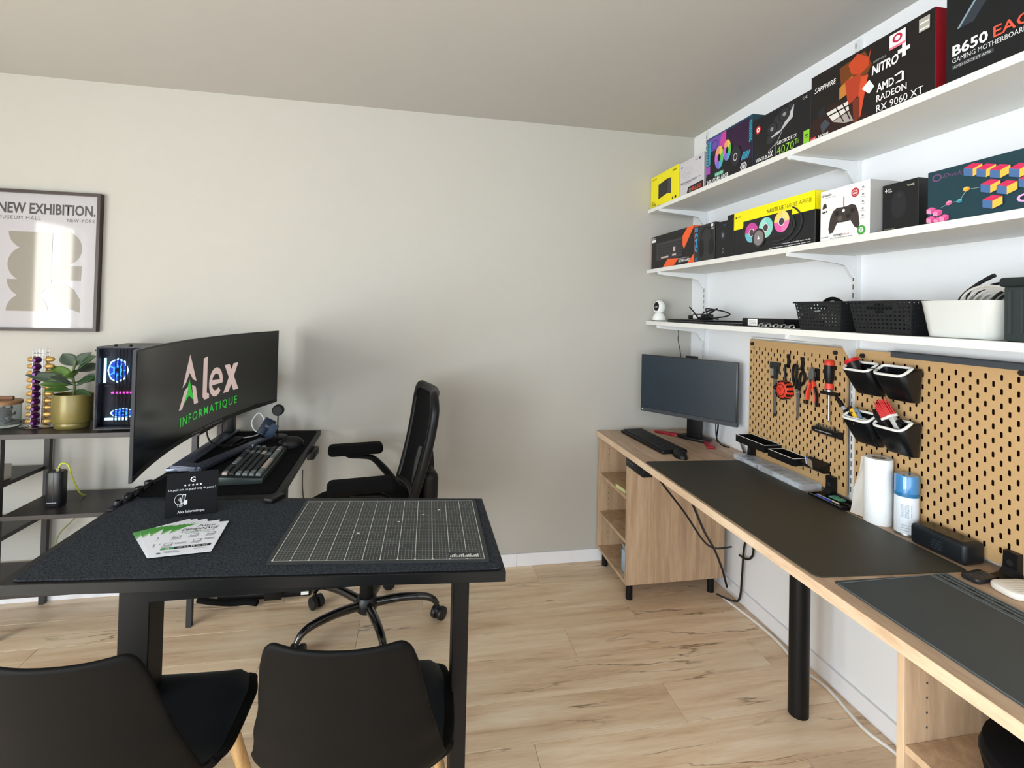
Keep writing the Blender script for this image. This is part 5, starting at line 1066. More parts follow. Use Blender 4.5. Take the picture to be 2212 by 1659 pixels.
# mechanical keyboard
t = thing('mechanical_keyboard', 'grey mechanical keyboard with beige accent keys on the black desk', 'keyboard', (-0.535, 1.915, ZM), PI/2+0.04)
kl, kw = 0.405, 0.152
B().prism([(0, 0.0005), (0, 0.018), (kw, 0.03), (kw, 0.0005)], 'yz', 0, kl, bev=0.002).obj('case', mat('keyboard_case', '#39413f', 0.35, metal=0.4), t, smooth=True)
b = B().prism(rquad([(0.008, 0.006), (kl-0.008, 0.006), (kl-0.008, kw-0.006), (0.008, kw-0.006)], 0.004), 'xy', 0, 0.0006); o = b.obj('switch_plate', m_blackpl, t); o.location = (0, 0, 0.0205); o.rotation_euler = (math.atan2(0.012, kw), 0, 0)
m_kd = mat('key_charcoal', '#23282b', 0.5); m_kg = mat('key_grey', '#6d7678', 0.5); m_kb = mat('key_beige', '#b5aaa0', 0.5)
KM = {}
def key(x, y, wd, m, dp=0.0165):
    k = (round(wd, 4), m.name)
    if k not in KM:
        b = B(); tt = bmesh.new(); bmesh.ops.create_cube(tt, size=1)
        for v in tt.verts:
            s_ = 0.84 if v.co.z > 0 else 1.0
            sx_ = 1-(1-s_)*0.0165/wd
            v.co = Vector((v.co.x*wd*sx_, v.co.y*dp*s_, (v.co.z+0.5)*0.009))
        b._take(tt); KM[k] = b.obj('key', m, t)
        o = KM[k]
    else: o = link_copy(KM[k], t)
    sl = 0.012/kw
    o.location = (x, y, 0.0215+y*sl); o.rotation_euler = (math.atan(sl), 0, 0)
U = 0.0192; xs0 = 0.017
rows = [
 [(1.25, 'g'), (1.25, 'g'), (1.25, 'g'), (6.25, 'b'), (1, 'g'), (1, 'g'), (1, 'g'), (1, 'g'), (1, 'g'), (1, 'g'), (1, 'b'), (1, 'g'), (1, 'g')],
 [(2.25, 'g')]+[(1, 'd')]*10+[(1.75, 'g'), (1, 'd'), (1, 'd'), (1, 'd'), (1, 'd'), (1, 'd')],
 [(1.75, 'g')]+[(1, 'd')]*11+[(2.25, 'b'), (1, 'd'), (1, 'd'), (1, 'd')],
 [(1.5, 'g')]+[(1, 'd')]*12+[(1.5, 'g'), (1, 'd'), (1, 'd'), (1, 'd'), (1, 'g')],
 [(1, 'd')]*13+[(2, 'g'), (1, 'd'), (1, 'd'), (1, 'd'), (1, 'g')],
 [(1, 'b'), (0.5, None)]+[(1, 'd')]*4+[(0.3, None)]+[(1, 'g')]*4+[(0.3, None)]+[(1, 'd')]*4+[(0.9, None), (1, 'd'), (1, 'd'), (1, 'd')]]
for r, rw in enumerate(rows):
    x = 0.0
    for wd, cl in rw:
        if x+wd > 19.35: break
        if cl: key(xs0+(x+wd/2)*U, 0.02+r*0.0222, wd*U-0.0022, {'d': m_kd, 'g': m_kg, 'b': m_kb}[cl])
        x += wd
B().lathe([(0, 0.012), (0.007, 0.012), (0.0075, 0.0)], 18, c=(kl-0.017, 0.132, 0.031)).obj('volume_knob', m_alu, t, smooth=True)
# mouse on black mat
t = thing('ergonomic_mouse', 'black ergonomic mouse behind the mechanical keyboard', 'mouse', (-0.557, 2.405, ZM), 0.25)
B().surf(lambda u, v: ((0.052+0.008*math.cos(2*PI*v))*math.cos(2*PI*v)*math.sin(PI/2*u), 0.04*math.sin(2*PI*v)*math.sin(PI/2*u), 0.001+(0.045*math.cos(PI/2*u)**0.75 if u < 1 else 0)), 12, 26).obj('shell', m_blackpl, t, smooth=True); B().tube([(-0.044, -0.022, 0.022), (-0.046, -0.008, 0.026), (-0.044, 0.005, 0.027)], 0.0025).obj('silver_trim', m_chrome, t, smooth=True)
# webcam / desk light on a stem
t = thing('webcam', 'round black webcam on a thin stem at the desk end', 'webcam', (-0.66, 2.585, ZM))
B().lathe([(0, 0), (0.046, 0), (0.046, 0.004), (0.04, 0.007), (0, 0.008)], 30).obj('base', m_blackpl, t, smooth=True); B().cyl((0, 0, 0.006), (0, 0, 0.115), 0.003, n=10).obj('stem', m_blackpl, t, smooth=True)
B().lathe([(0, -0.014), (0.022, -0.014), (0.027, -0.008), (0.027, 0.008), (0.02, 0.014), (0, 0.014)], 28, axis='y', c=(0, 0, 0.13)).obj('head', m_blackpl, t, smooth=True)
t = thing('portable_drive', 'dark blue portable drive leaning beside the webcam', 'drive', (-0.735, 2.60, ZM+0.003), rot=(-0.35, 0.55, 0.3))
B().box(-0.03, 0.025, -0.012, 0.0, 0, 0.085, bev=0.003).obj('body', mat('navy_plastic', '#1c2a3c', 0.3), t, smooth=True); P = Print(t, 0.055, 0.085, y=-0.012, x0=-0.03); P.text('SSD', 0.3, 0.5, 0.1, ink('#a9b8c8'), wu=0.45)
tag(B().box(-0.695, -0.66, 2.545, 2.553, ZM, ZM+0.07, rot=Matrix.Rotation(0.5, 3, 'Y')).obj('drive_case', mat('slate_blue_plastic', '#26364a', 0.3)), 'slim slate blue case leaning against the webcam stem', 'case')
tag(B().tube([(-0.83, 2.55, ZM+0.004), (-0.76, 2.62, ZM+0.004), (-0.74, 2.66, ZM+0.05), (-0.77, 2.67, ZM+0.10), (-0.80, 2.66, ZM+0.06), (-0.78, 2.64, ZM+0.02), (-0.73, 2.62, ZM+0.006)], 0.003).obj('white_cable', m_cablew, smooth=True), 'white looping cable behind the dark blue drive', 'cable')
tag(B().tube([(-0.87, 2.3, 1.0), (-0.875, 2.31, 0.92), (-0.86, 2.33, 0.85), (-0.80, 2.40, ZM+0.01), (-0.78, 2.5, ZM+0.006)], 0.0035).obj('monitor_lead', m_cable, smooth=True), 'black lead dropping behind the curved monitor', 'cable')
tag(B().box(-0.845, -0.805, 2.40, 2.56, ZM, ZM+0.016, bev=0.005).obj('docking_bar', m_blackpl, smooth=True), 'low black docking bar behind the monitor stand', 'dock')
tag(B().tube([(-0.448, 2.15, 0.775), (-0.443, 2.13, 0.72), (-0.43, 2.1, 0.66), (-0.425, 2.1, 0.6), (-0.44, 2.12, 0.52), (-0.45, 2.15, 0.4)], 0.0022).obj('thin_cable', m_cable, smooth=True), 'thin black cable hanging from the right edge of the desk', 'cable')
t = thing('headset_hook', 'small black clip on the inner desk corner', 'clip', (-0.448, 1.76, DZ+0.0043))
B().prism(rquad([(-0.035, -0.03), (0.0, -0.045), (0.03, 0.01), (0.0, 0.02)], 0.01), 'xy', 0, 0.016, bev=0.004).obj('clip', m_blackpl, t, smooth=True)
t = thing('cable_organiser', 'black rubber cable organiser on the left edge of the desk', 'organiser', (-0.918, 1.86, DZ+0.0005))
b = B().prism(rquad([(-0.012, -0.13), (0.012, -0.13), (0.012, 0.13), (-0.012, 0.13)], 0.008), 'xy', 0, 0.005)
b.obj('strip', m_blackpl, t)
for i in range(4): B().lathe([(0.006, 0.004), (0.013, 0.004), (0.014, 0.012), (0.012, 0.018), (0.006, 0.018)], 18, c=(0, -0.09+0.06*i, 0)).obj('cable_ring', m_blackpl, t, smooth=True)
tag(B().tube([(-0.92, 1.80, DZ+0.018), (-0.90, 1.88, DZ+0.022), (-0.87, 1.97, DZ+0.035), (-0.85, 2.01, DZ+0.02), (-0.83, 2.03, DZ+0.008)], 0.0028).obj('desk_cable', m_cable, smooth=True), 'thin black cable running from the cable organiser to the stand', 'cable')
# black sign
t = thing('review_sign', 'black acrylic stand sign with white print on the felt pad', 'sign', (-0.728, 1.640, ZF), rot=(-0.16, 0, 0.22))
sw, sh = 0.136, 0.128
B().box(0, sw, 0, 0.003, 0.001, sh, bev=0.0006, seg=1).obj('plate', mat('black_acrylic', '#050507', 0.5, spec=0.15), t); B().box(0.01, sw-0.01, 0.003, 0.04, 0.001, 0.004).obj('foot', mat('black_acrylic', '#050507', 0.5, spec=0.15), t)
P = Print(t, sw, sh)
P.text('G', 0.5, 0.77, 0.115, WHT, align='CENTER', bold=0.02)
def star(u, v, r):
    pts = [(u+r*(1 if k % 2 == 0 else 0.42)*math.sin(k*PI/5), v+r*sw/sh*(1 if k % 2 == 0 else 0.42)*math.cos(k*PI/5)) for k in range(10)]
    P.poly(pts, WHT, 'printed_star')
for i in range(5): star(0.36+0.075*i, 0.70, 0.026)
P.text('Un petit avis, un grand coup de pouce !', 0.05, 0.59, 0.05, ink('#c9c9cc'), wu=0.9); P.text('TAP', 0.22, 0.22, 0.055, ink('#c9c9cc'), wu=0.12); P.text('Alex Informatique', 0.24, 0.08, 0.06, ink('#c9c9cc'), wu=0.52, bold=0.01)
P.ell(0.27, 0.39, 0.1, 0.12, ink('#c9c9cc'), 'printed_icon', a0=PI*0.35, a1=PI*1.65, inner=0.92); P.polys([[(0.29, 0.30), (0.36, 0.30), (0.39, 0.50), (0.32, 0.50)]], ink('#c9c9cc'), 'printed_phone'); P.polys([[(0.303, 0.315), (0.353, 0.315), (0.377, 0.485), (0.327, 0.485)]], ink('#101116'), 'printed_phone')
for i in range(4): P.ell(0.23, 0.39, 0.02+0.016*i, 0.03+0.022*i, ink('#c9c9cc'), 'printed_wave', n=8, a0=-0.6, a1=0.6, inner=0.86)
P.poly([(0.36, 0.26), (0.42, 0.27), (0.42, 0.38), (0.385, 0.36), (0.365, 0.39), (0.35, 0.33)], ink('#c9c9cc'), 'printed_hand')
# flyers fanned out
FW, FH = 0.137, 0.19
m_fly = mat('flyer_paper', '#e9edf7', 0.5, spec=0.3, var=0.01)
def flyer(lab, x, y, rz, k, full=False):
    t = thing('flyer', lab, 'flyer', (x, y, ZF+0.0004+0.0009*k), rz, 'fanned out flyers')
    B().box(0, FW, 0, FH, 0, 0.0005).obj('sheet', m_fly, t)
    M = Matrix(((1, 0, 0, 0), (0, 0, 1, 0), (0, -0.3, 0, 0.0006), (0, 0, 0, 1)))
    P = Print(t, FW, FH, M=M, y=0)
    P.poly([(0.0, 0.80), (0.0, 1.0), (0.42, 1.0), (0.2, 0.90)], ink('#4c9a3c')); P.poly([(0.0, 0.72), (0.0, 0.80), (0.2, 0.9), (0.1, 0.8)], ink('#86bd78'))
    dk = ink('#20222c')
    P.text('DÉPANNAGE', 0.2, 0.775, 0.075, dk, wu=0.66, bold=0.012, shear=0.15); P.text('INFORMATIQUE', 0.22, 0.705, 0.045, ink('#7fae86'), wu=0.6, bold=0.008)
    P.text('Alex', 0.44, 0.88, 0.085, ink('#4a4c58'), wu=0.34)
    P.lines([(0.3, 0.75, 0.675, 0.01)], GRY)
    for cx, cz in ((0.2, 0.55), (0.5, 0.57), (0.8, 0.58), (0.14, 0.33), (0.62, 0.37)):
        P.polys([[(cx-0.07, cz), (cx+0.07, cz), (cx+0.07, cz+0.07), (cx-0.07, cz+0.07)]], ink('#5c606c'), 'printed_icon'); P.polys([[(cx-0.058, cz+0.012), (cx+0.058, cz+0.012), (cx+0.058, cz+0.058), (cx-0.058, cz+0.058)]], ink('#e6eaf2'), 'printed_icon'); P.lines([(cx-0.09, cx+0.09, cz-0.03, 0.012), (cx-0.07, cx+0.07, cz-0.055, 0.008)], GRY)
    P.lines([(0.26, 0.46, 0.34, 0.014), (0.26, 0.44, 0.37, 0.014), (0.74, 0.92, 0.4, 0.014), (0.74, 0.92, 0.43, 0.014)], GRY)
    P.rect(0.28, 0.92, 0.19, 0.255, dk); P.rect(0.08, 0.30, 0.19, 0.255, ink('#4f9a63')); P.text('07 67 36 61 07', 0.36, 0.2, 0.04, WHT, wu=0.5); P.ell(0.19, 0.222, 0.03, 0.022, WHT, 'printed_icon', inner=0.5)
    P.ell(0.11, 0.09, 0.025, 0.018, dk, 'printed_icon', inner=0.5); P.lines([(0.2, 0.4, 0.11, 0.01), (0.2, 0.45, 0.085, 0.01), (0.66, 0.9, 0.13, 0.01)], GRY)
flyer('lowest white flyer of the fan, furthest to the left', -0.655, 1.395, 0.62, 0)
flyer('second white flyer from the left of the fan', -0.652, 1.392, 0.54, 1)
flyer('middle white flyer of the fan with its heading half covered', -0.650, 1.390, 0.42, 2)
flyer('white flyer just under the topmost one in the fan', -0.648, 1.387, 0.25, 3)
flyer('topmost white flyer with fully visible heading and phone number', -0.646, 1.386, 0.12, 4, True)
# ================================================================== black console shelf on the back wall
m_con = mat('console_dark_wood', '#2b2624', 0.38, var=0.15, scale=30)
m_conm = mat('console_steel', '#2e2d2e', 0.45)
CY0, CY1 = 2.44, 2.745
t = thing('console_shelf', 'dark console shelf unit with steel posts on the back wall', 'shelf unit', (0, 0, 0))
B().box(-2.55, -0.95, CY0, CY1, 0.853, 0.874, bev=0.001).obj('top', m_con, t)
for x0, x1, z in ((-1.71, -0.96, 0.527), (-2.5, -1.73, 0.655), (-2.5, -1.73, 0.425), (-2.5, -0.96, 0.2)):
    B().box(x0, x1, CY0+0.004, CY1-0.004, z-0.018, z, bev=0.001).obj('shelf', m_con, t)
for x in (-2.52, -1.735, -0.982):
    for y in (CY0, CY1-0.022): B().box(x, x+0.022, y, y+0.022, 0, 0.853).obj('post', m_conm, t)
# computer tower
t = thing('computer_tower', 'black computer tower with glass side and blue lit fans', 'computer', (-1.386, 2.465, 0.8745))
tw, td, th = 0.42, 0.235, 0.372
m_case = mat('case_black', '#0a0a0d', 0.4)
b = B().box(0, tw, 0.03, td, 0.008, th, bev=0.002).box(0, 0.012, 0, 0.03, 0.008, th).box(tw-0.012, tw, 0, 0.03, 0.008, th).box(0.012, tw-0.012, 0, 0.03, 0.008, 0.02).box(0.012, tw-0.012, 0, 0.03, th-0.012, th)
b.obj('case', m_case, t)
B().box(0.004, tw-0.002, -0.003, -0.0005, 0.012, th-0.004).obj('glass_side', mat('smoked_glass', '#b9bac4', 0.0, trans=1.0, ior=1.03, spec=0.3), t)
m_led = mat('blue_led', '#2f7dff', 0.3, emit=5.0); m_ledw = mat('ice_blue_led', '#9fd8ff', 0.3, emit=5.0); m_pink = mat('pink_led', '#ff3fb0', 0.3, emit=4.0); m_dblue = mat('fan_blue', '#1b3f9c', 0.4, emit=2.0)
def pcfan(cx, cz, rx, rz, nm):
    f = B().lathe([(0.25, 0), (1.0, 0), (1.0, 0.004), (0.25, 0.006)], 28).obj(nm, m_dblue, t); f.scale = (rx, rz, 1); f.rotation_euler = (PI/2, 0, 0); f.location = (cx, 0.028, cz)
    o = B().lathe([(1.02, 0), (1.14, 0), (1.14, 0.006), (1.02, 0.006)], 8).obj('light_ring', m_ledw, f)
    o2 = B().lathe([(0.3, 0.004), (0.46, 0.004), (0.46, 0.009), (0.3, 0.009)], 24).obj('light_ring', m_led, f)
    for k in range(7): B().box(0.4, 0.95, -0.05, 0.05, 0.003, 0.007, rot=Matrix.Rotation(2*PI*k/7, 3, 'Z'), about=(0, 0, 0)).obj('blade', m_led, f)
pcfan(0.075, 0.265, 0.036, 0.048, 'rear_fan'); pcfan(0.1, 0.075, 0.045, 0.018, 'lower_fan'); pcfan(0.2, 0.265, 0.04, 0.05, 'rear_fan')
B().box(0.03, 0.125, 0.018, 0.026, 0.044, 0.054, bev=0.002).obj('light_bar', m_ledw, t); B().box(0.022, 0.028, 0.018, 0.026, 0.21, 0.32).obj('light_bar', m_ledw, t); B().box(0.055, 0.19, 0.016, 0.026, 0.163, 0.169).obj('memory_light', m_pink, t)
B().box(0.05, 0.2, 0.02, 0.028, 0.178, 0.198).obj('graphics_card', mat('card_grey', '#5c5050', 0.5), t)
b = B()
for i in range(9): b.box(0.07+i*0.014, 0.0745+i*0.014, 0.01, 0.014, 0.03, 0.36)
tag(b.obj('sleeved_wires', m_cable, t), kind='stuff')
P = Print(t, tw, th, y=0.026); P.text('Ti', 0.04, 0.9, 0.035, GRY, wu=0.03, bold=0.02); P.text('GEFORCE RTX', 0.05, 0.52, 0.02, WHT, wu=0.17)
for xx in (0.06, 0.12): B().sphere((xx, 0.03, th+0.003), 0.007).obj('top_stud', m_blackpl, t, smooth=True)
B().box(-0.012, 0, 0.01, 0.03, th-0.022, th-0.014, bev=0.002).obj('latch', m_blackpl, t)
b = B()
for xx in (0.03, tw-0.06):
    for yy in (0.02, td-0.05): b.box(xx, xx+0.03, yy, yy+0.03, 0, 0.008)
b.obj('feet', m_blackpl, t)
# potted rubber plant
t = thing('potted_plant', 'rubber plant with broad green leaves in an olive gold pot', 'plant', (-1.525, 2.56, 0.8745))
m_pot = mat('olive_gold_glaze', '#766b3a', 0.3, metal=0.2, var=0.05, scale=8)
pot = B().lathe([(0, 0.004), (0.062, 0.004), (0.064, 0.0), (0.066, 0.002), (0.067, 0.022), (0.066, 0.024), (0.074, 0.026), (0.076, 0.032), (0.076, 0.148), (0.074, 0.152), (0.070, 0.15), (0.07, 0.13)], 40, sy=0.82).obj('pot', m_pot, t, smooth=True)
B().lathe([(0, 0.132), (0.07, 0.132)], 32, sy=0.82).obj('soil', mat('dark_soil', '#3a2b20', 0.95, var=0.4, scale=200, bump=0.8), t)
B().tube([(0.0, 0, 0.13), (0.004, 0, 0.18), (-0.004, 0, 0.24), (0.006, 0, 0.3)], 0.005).obj('stem', mat('stem_green', '#56683a', 0.6), t, smooth=True)
m_leaf = mat('dark_green_leaf', '#2f4a2c', 0.35, var=0.2, scale=15); m_leaf2 = mat('mid_green_leaf', '#5b7a3c', 0.4, var=0.2, scale=15); m_leaf3 = mat('grey_green_leaf', '#4c5a4c', 0.4, var=0.15, scale=15)
def leaf(base, tip, wd, droop, m):
    base = Vector(base); tip = Vector(tip); d = tip-base; side_ = d.cross(Vector((0, -0.6, 0.8))).normalized(); nrm = side_.cross(d).normalized()
    def f(u, v):
        w_ = wd*math.sin(PI*min(1, max(0, (u-0.12)/0.88))**0.85)**0.9 if u > 0.12 else 0.0022
        w_ = max(w_, 0.0022 if u < 0.5 else 0.0006)
        x = (v-0.5)*2
        return base+d*u+side_*x*w_+nrm*(abs(x)**1.5*w_*0.35-droop*u*u)
    B().surf(f, 14, 6).obj('leaf', m, t, smooth=True, solid=0.0012)
for base, tip, wd, dr, m in [((0, 0, 0.2), (-0.17, -0.03, 0.24), 0.03, 0.0, m_leaf3), ((0, 0, 0.19), (-0.10, -0.06, 0.20), 0.028, 0.0, m_leaf2), ((0.0, 0, 0.24), (0.115, -0.05, 0.325), 0.04, 0.0, m_leaf), ((0, 0, 0.27), (-0.06, 0.02, 0.33), 0.03, 0.0, m_leaf3), ((0, 0, 0.27), (0.05, 0.03, 0.335), 0.032, 0.0, m_leaf3), ((0, 0, 0.2), (0.12, -0.02, 0.22), 0.024, 0.0, m_leaf), ((0, 0, 0.18), (0.105, 0.0, 0.24), 0.026, 0.0, m_leaf3), ((0, 0, 0.19), (-0.05, -0.08, 0.235), 0.03, 0.0, m_leaf3), ((0, 0, 0.17), (-0.075, -0.07, 0.175), 0.024, 0.0, m_leaf2), ((0, 0, 0.17), (0.10, -0.05, 0.15), 0.014, 0.0, m_leaf), ((0, 0, 0.22), (0.03, -0.07, 0.26), 0.03, 0.0, m_leaf2), ((0, 0, 0.25), (0.10, 0.04, 0.27), 0.03, 0.0, m_leaf3), ((0, 0, 0.21), (-0.12, 0.04, 0.27), 0.028, 0.0, m_leaf2)]: leaf(base, tip, wd, dr, m)
# capsule tower
cxx, cyy = -1.672, 2.585
t = thing('capsule_tower', 'chrome wire tower for coffee capsules on an oval foot', 'capsule rack', (cxx, cyy, 0.8745))
B().lathe([(0, 0.0), (0.072, 0.0), (0.074, 0.003), (0.068, 0.007), (0, 0.009)], 36, sy=0.75).obj('foot', m_chrome, t, smooth=True)
for sx_, sy_ in ((-1, -1), (1, -1), (1, 1), (-1, 1)):
    B().tube([(sx_*0.02, sy_*0.02, 0.008), (sx_*0.02, sy_*0.02, 0.35), (sx_*0.006, sy_*0.02, 0.352), (sx_*0.006, sy_*0.02, 0.31)], 0.0018, n=6, smooth=False).obj('wire', m_chrome, t)
b = B()
for k in range(11):
    z = 0.022+k*0.031
    b.tube([(0.021*math.cos(a*PI/4+PI/4)*1.3, 0.021*math.sin(a*PI/4+PI/4)*1.3, z) for a in range(8)], 0.0012, n=5, closed=True, smooth=False)
tag(b.obj('wire_rings', m_chrome, t), kind='stuff')
m_cpur = mat('purple_foil', '#4a1a52', 0.3, metal=0.5); m_cgold = mat('gold_foil', '#c9a25e', 0.3, metal=0.6)
def capsule(name, lab, m, rz, k, grp):
    c_ = thing(name, lab, 'capsule', (cxx+0.024*math.cos(rz), cyy+0.024*math.sin(rz), 0.8745+0.024+k*0.031), rot=(0, PI/2, rz), group=grp)
    return c_
ORD = ['topmost', 'second from top', 'third from top', 'fourth from top', 'fifth from top', 'fifth from bottom', 'fourth from bottom', 'third from bottom', 'second from bottom', 'lowest']
def cap_mesh(m, p):
    B().lathe([(0, 0.026), (0.006, 0.026), (0.0105, 0.021), (0.013, 0.004), (0.0155, 0.002), (0.0155, 0), (0, 0)], 16).obj('capsule_body', m, p, smooth=True)
for rz, m, nm, lab, grp in ((-PI/2+0.1, m_cpur, 'purple_capsule', 'purple capsule in the front column of the wire tower', 'purple capsules'), (0.05, m_cgold, 'gold_capsule', 'gold capsule in the right column of the wire tower', 'right gold capsules'), (PI+0.05, m_cgold, 'gold_capsule', 'gold capsule in the left column of the wire tower', 'left gold capsules')):
    f0 = None
    for k in range(10):
        if f0 is None:
            f0 = capsule(nm, '%s %s' % (ORD[9-k], lab), m, rz, k, grp); cap_mesh(m, f0)
        else: dup(f0, (f0.location.x, f0.location.y, 0.8745+0.024+k*0.031), label='%s %s' % (ORD[9-k], lab))
# glass jar
t = thing('glass_jar', 'round glass jar with wooden lid at the left image edge', 'jar', (-1.815, 2.6, 0.8745))
B().lathe([(0, 0.0), (0.048, 0.0), (0.055, 0.008), (0.055, 0.09), (0.05, 0.1), (0.047, 0.1), (0.051, 0.088), (0.051, 0.01), (0, 0.006)], 36).obj('glass', mat('jar_glass', '#dfe6e6', 0.05, trans=0.9, ior=1.15), t, smooth=True)
B().lathe([(0, 0.1), (0.058, 0.1), (0.06, 0.104), (0.06, 0.113), (0.056, 0.117), (0, 0.118)], 36).obj('lid', mat('jar_lid_wood', '#8c6a4a', 0.6, var=0.2, scale=50), t, smooth=True); B().box(-0.034, 0.034, -0.008, 0.008, 0.118, 0.136, bev=0.006).obj('lid_handle', mat('jar_handle_wood', '#6e4a30', 0.6, var=0.2, scale=50), t, smooth=True)
b = B()
for i in range(70):
    a = random.uniform(0, 2*PI); r = 0.04*math.sqrt(random.random()); z = random.uniform(0.012, 0.078); an = random.uniform(0, PI)
    b.cyl((r*math.cos(a)-0.008*math.cos(an), r*math.sin(a)-0.008*math.sin(an), z), (r*math.cos(a)+0.008*math.cos(an), r*math.sin(a)+0.008*math.sin(an), z+0.006), 0.004, n=6)
tag(b.obj('sugar_sticks', mat('cream_stick', '#d9d2c4', 0.7), t), kind='stuff')
# drink-can sized speaker and odds on the lower shelves
t = thing('power_station', 'black rounded power bank tower with a yellow plug cable', 'power bank', (-1.605, 2.53, 0.5275))
loft([(0, rrect(0, 0.062, 0, 0.05, 0.018)), (0.004, rrect(-0.003, 0.065, -0.003, 0.053, 0.02)), (0.148, rrect(-0.003, 0.065, -0.003, 0.053, 0.02)), (0.154, rrect(0.0, 0.062, 0, 0.05, 0.018))], True, True).obj('body', mat('graphite', '#1e1f22', 0.35), t, smooth=True); B().box(0.012, 0.05, -0.0036, -0.003, 0.018, 0.022).obj('label_strip', GRY, t); B().box(0.034, 0.036, -0.0034, -0.0025, 0.008, 0.15).obj('seam', BLK, t); B().box(0.03, 0.042, 0.018, 0.03, 0.154, 0.166).obj('plug', ink('#8a8a60'), t)
tag(B().tube([(-1.568, 2.555, 0.694), (-1.56, 2.56, 0.712), (-1.54, 2.57, 0.70), (-1.528, 2.58, 0.64), (-1.52, 2.62, 0.56), (-1.52, 2.66, 0.531)], 0.0035).obj('yellow_cable', mat('yellow_cable', '#c9d24a', 0.5), smooth=True), 'yellow cable plugged into the black power bank tower', 'cable')
tag(B().tube([(-1.55, 2.735, 0.505), (-1.56, 2.73, 0.46), (-1.6, 2.73, 0.40), (-1.66, 2.73, 0.33), (-1.68, 2.73, 0.27)], 0.003).obj('yellow_cable', mat('dull_yellow_cable', '#8f9150', 0.5), smooth=True), 'dull yellow cable hanging against the wall under the console', 'cable')
tag(B().box(-1.80, -1.752, 2.47, 2.56, 0.6555, 0.72, bev=0.003).obj('white_pack', mat('white_card_pack', '#e4e0da', 0.6), smooth=True), 'small white pack on the left console shelf', 'pack')
# framed poster
t = thing('framed_poster', 'framed exhibition poster with grey beige shapes on the back wall', 'picture', (-2.055, D-0.001, 1.296))
fw, fh = 0.512, 0.676
m_fr = mat('dark_walnut_frame', '#33241d', 0.4, var=0.15)
b = B().box(0, 0.014, -0.03, 0, 0, fh).box(fw-0.014, fw, -0.03, 0, 0, fh).box(0.014, fw-0.014, -0.03, 0, 0, 0.014).box(0.014, fw-0.014, -0.03, 0, fh-0.014, fh); b.obj('frame', m_fr, t)
m_post = mat('poster_paper', '#a8a5a8', 0.5, var=0.01, coat=1.0); m_shape = mat('poster_shape', '#7c7568', 0.5, var=0.05, coat=1.0); m_pink_ = mat('poster_text', '#1c191d', 0.5, coat=1.0)
B().box(0.014, fw-0.014, -0.012, -0.002, 0.014, fh-0.014).obj('poster', m_post, t)
pw, ph = fw-0.028, fh-0.028
P = Print(t, pw, ph, y=-0.012, x0=0.014, z0=0.014)
P.text('NEW EXHIBITION.', 0.12, 0.852, 0.076, m_pink_, wu=0.85, bold=0.028); P.text('MUSEUM HALL', 0.12, 0.805, 0.026, mat('poster_text_grey', '#3f3b44', 0.5, coat=1.0), wu=0.37, space=1.2); P.text('NEW-YORK', 0.72, 0.80, 0.026, mat('poster_text_grey', '#3f3b44', 0.5, coat=1.0), wu=0.25, space=1.2)
asp = pw/ph
def half(u, v, r, a0, nm='poster_shape'): P.ell(u, v, r, r*asp, m_shape, nm, n=20, a0=a0, a1=a0+PI)
half(0.40, 0.715, 0.18, PI); half(0.68, 0.60, 0.18, -PI/2); half(0.40, 0.475, 0.18, PI/2); P.rect(0.60, 0.86, 0.36, 0.47, m_shape); half(0.40, 0.36, 0.18, PI); P.poly([(0.58, 0.34), (0.70, 0.345), (0.80, 0.29), (0.86, 0.21), (0.86, 0.12), (0.72, 0.16), (0.6, 0.24)], m_shape); half(0.40, 0.125, 0.18, 0); P.rect(0.4, 0.6, 0.30, 0.715, m_shape)
# ================================================================== office chair
t = thing('office_chair', 'black mesh back office chair facing the curved monitor', 'chair', (-0.195, 2.335, 0), rz=PI+0.16)
# local +x is the way the chair faces
m_gloss = mat('glossy_black_steel', '#0b0b0d', 0.15, spec=0.7, coat=0.5); m_cast = mat('caster_black', '#16181b', 0.4)
m_mesh = mat('black_mesh_fabric', '#08080a', 0.85, spec=0.2, var=0.3, scale=400)
B().lathe([(0, 0.07), (0.034, 0.07), (0.046, 0.082), (0.05, 0.115), (0.04, 0.14), (0, 0.145)], 28).obj('hub', m_cast, t, smooth=True)
B().lathe([(0.03, 0.13), (0.032, 0.135), (0.032, 0.33), (0.015, 0.335), (0.015, 0.47)], 20).obj('gas_lift', m_black, t, smooth=True)
sp = B().tube([(0.025, 0, 0.105), (0.14, 0, 0.12), (0.245, 0, 0.118), (0.295, 0, 0.102), (0.318, 0, 0.075)], 0.015, n=12, radii=[0.02, 0.019, 0.017, 0.015, 0.012]).obj('spoke', m_gloss, t, smooth=True)
cs = B().cyl((0, 0, 0.05), (0, 0, 0.075), 0.008, n=12).box(-0.012, 0.022, -0.012, 0.012, 0.028, 0.056, bev=0.006).obj('caster', m_cast, t, smooth=True)
wh = B().cyl((0.014, -0.028, 0.03), (0.014, -0.007, 0.03), 0.03, n=24, bev=0.004).obj('wheel', m_cast, cs, smooth=True)
link_copy(wh, cs, (0, 0.035, 0))
for k in range(5):
    a = PI-0.16+math.radians(0)+k*2*PI/5
    if k == 0: o, q = sp, cs
    else:
        o = link_copy(sp, t); q = link_copy(cs, t)
        for g in list(cs.children): link_copy(g, q)
    o.rotation_euler = (0, 0, a); q.location = (0.318*math.cos(a), 0.318*math.sin(a), 0); q.rotation_euler = (0, 0, a+0.9+k)
B().box(-0.12, 0.12, -0.09, 0.09, 0.43, 0.47, bev=0.01).obj('tilt_mechanism', m_cast, t, smooth=True)
def seat(u, v):
    a = 2*PI*v; sq = lambda c: math.copysign(abs(c)**0.5, c)
    return (0.02+0.24*u*sq(math.cos(a)), 0.245*u*sq(math.sin(a)), 0.555-0.02*u**2-0.02*max(0, u-0.85)/0.15)
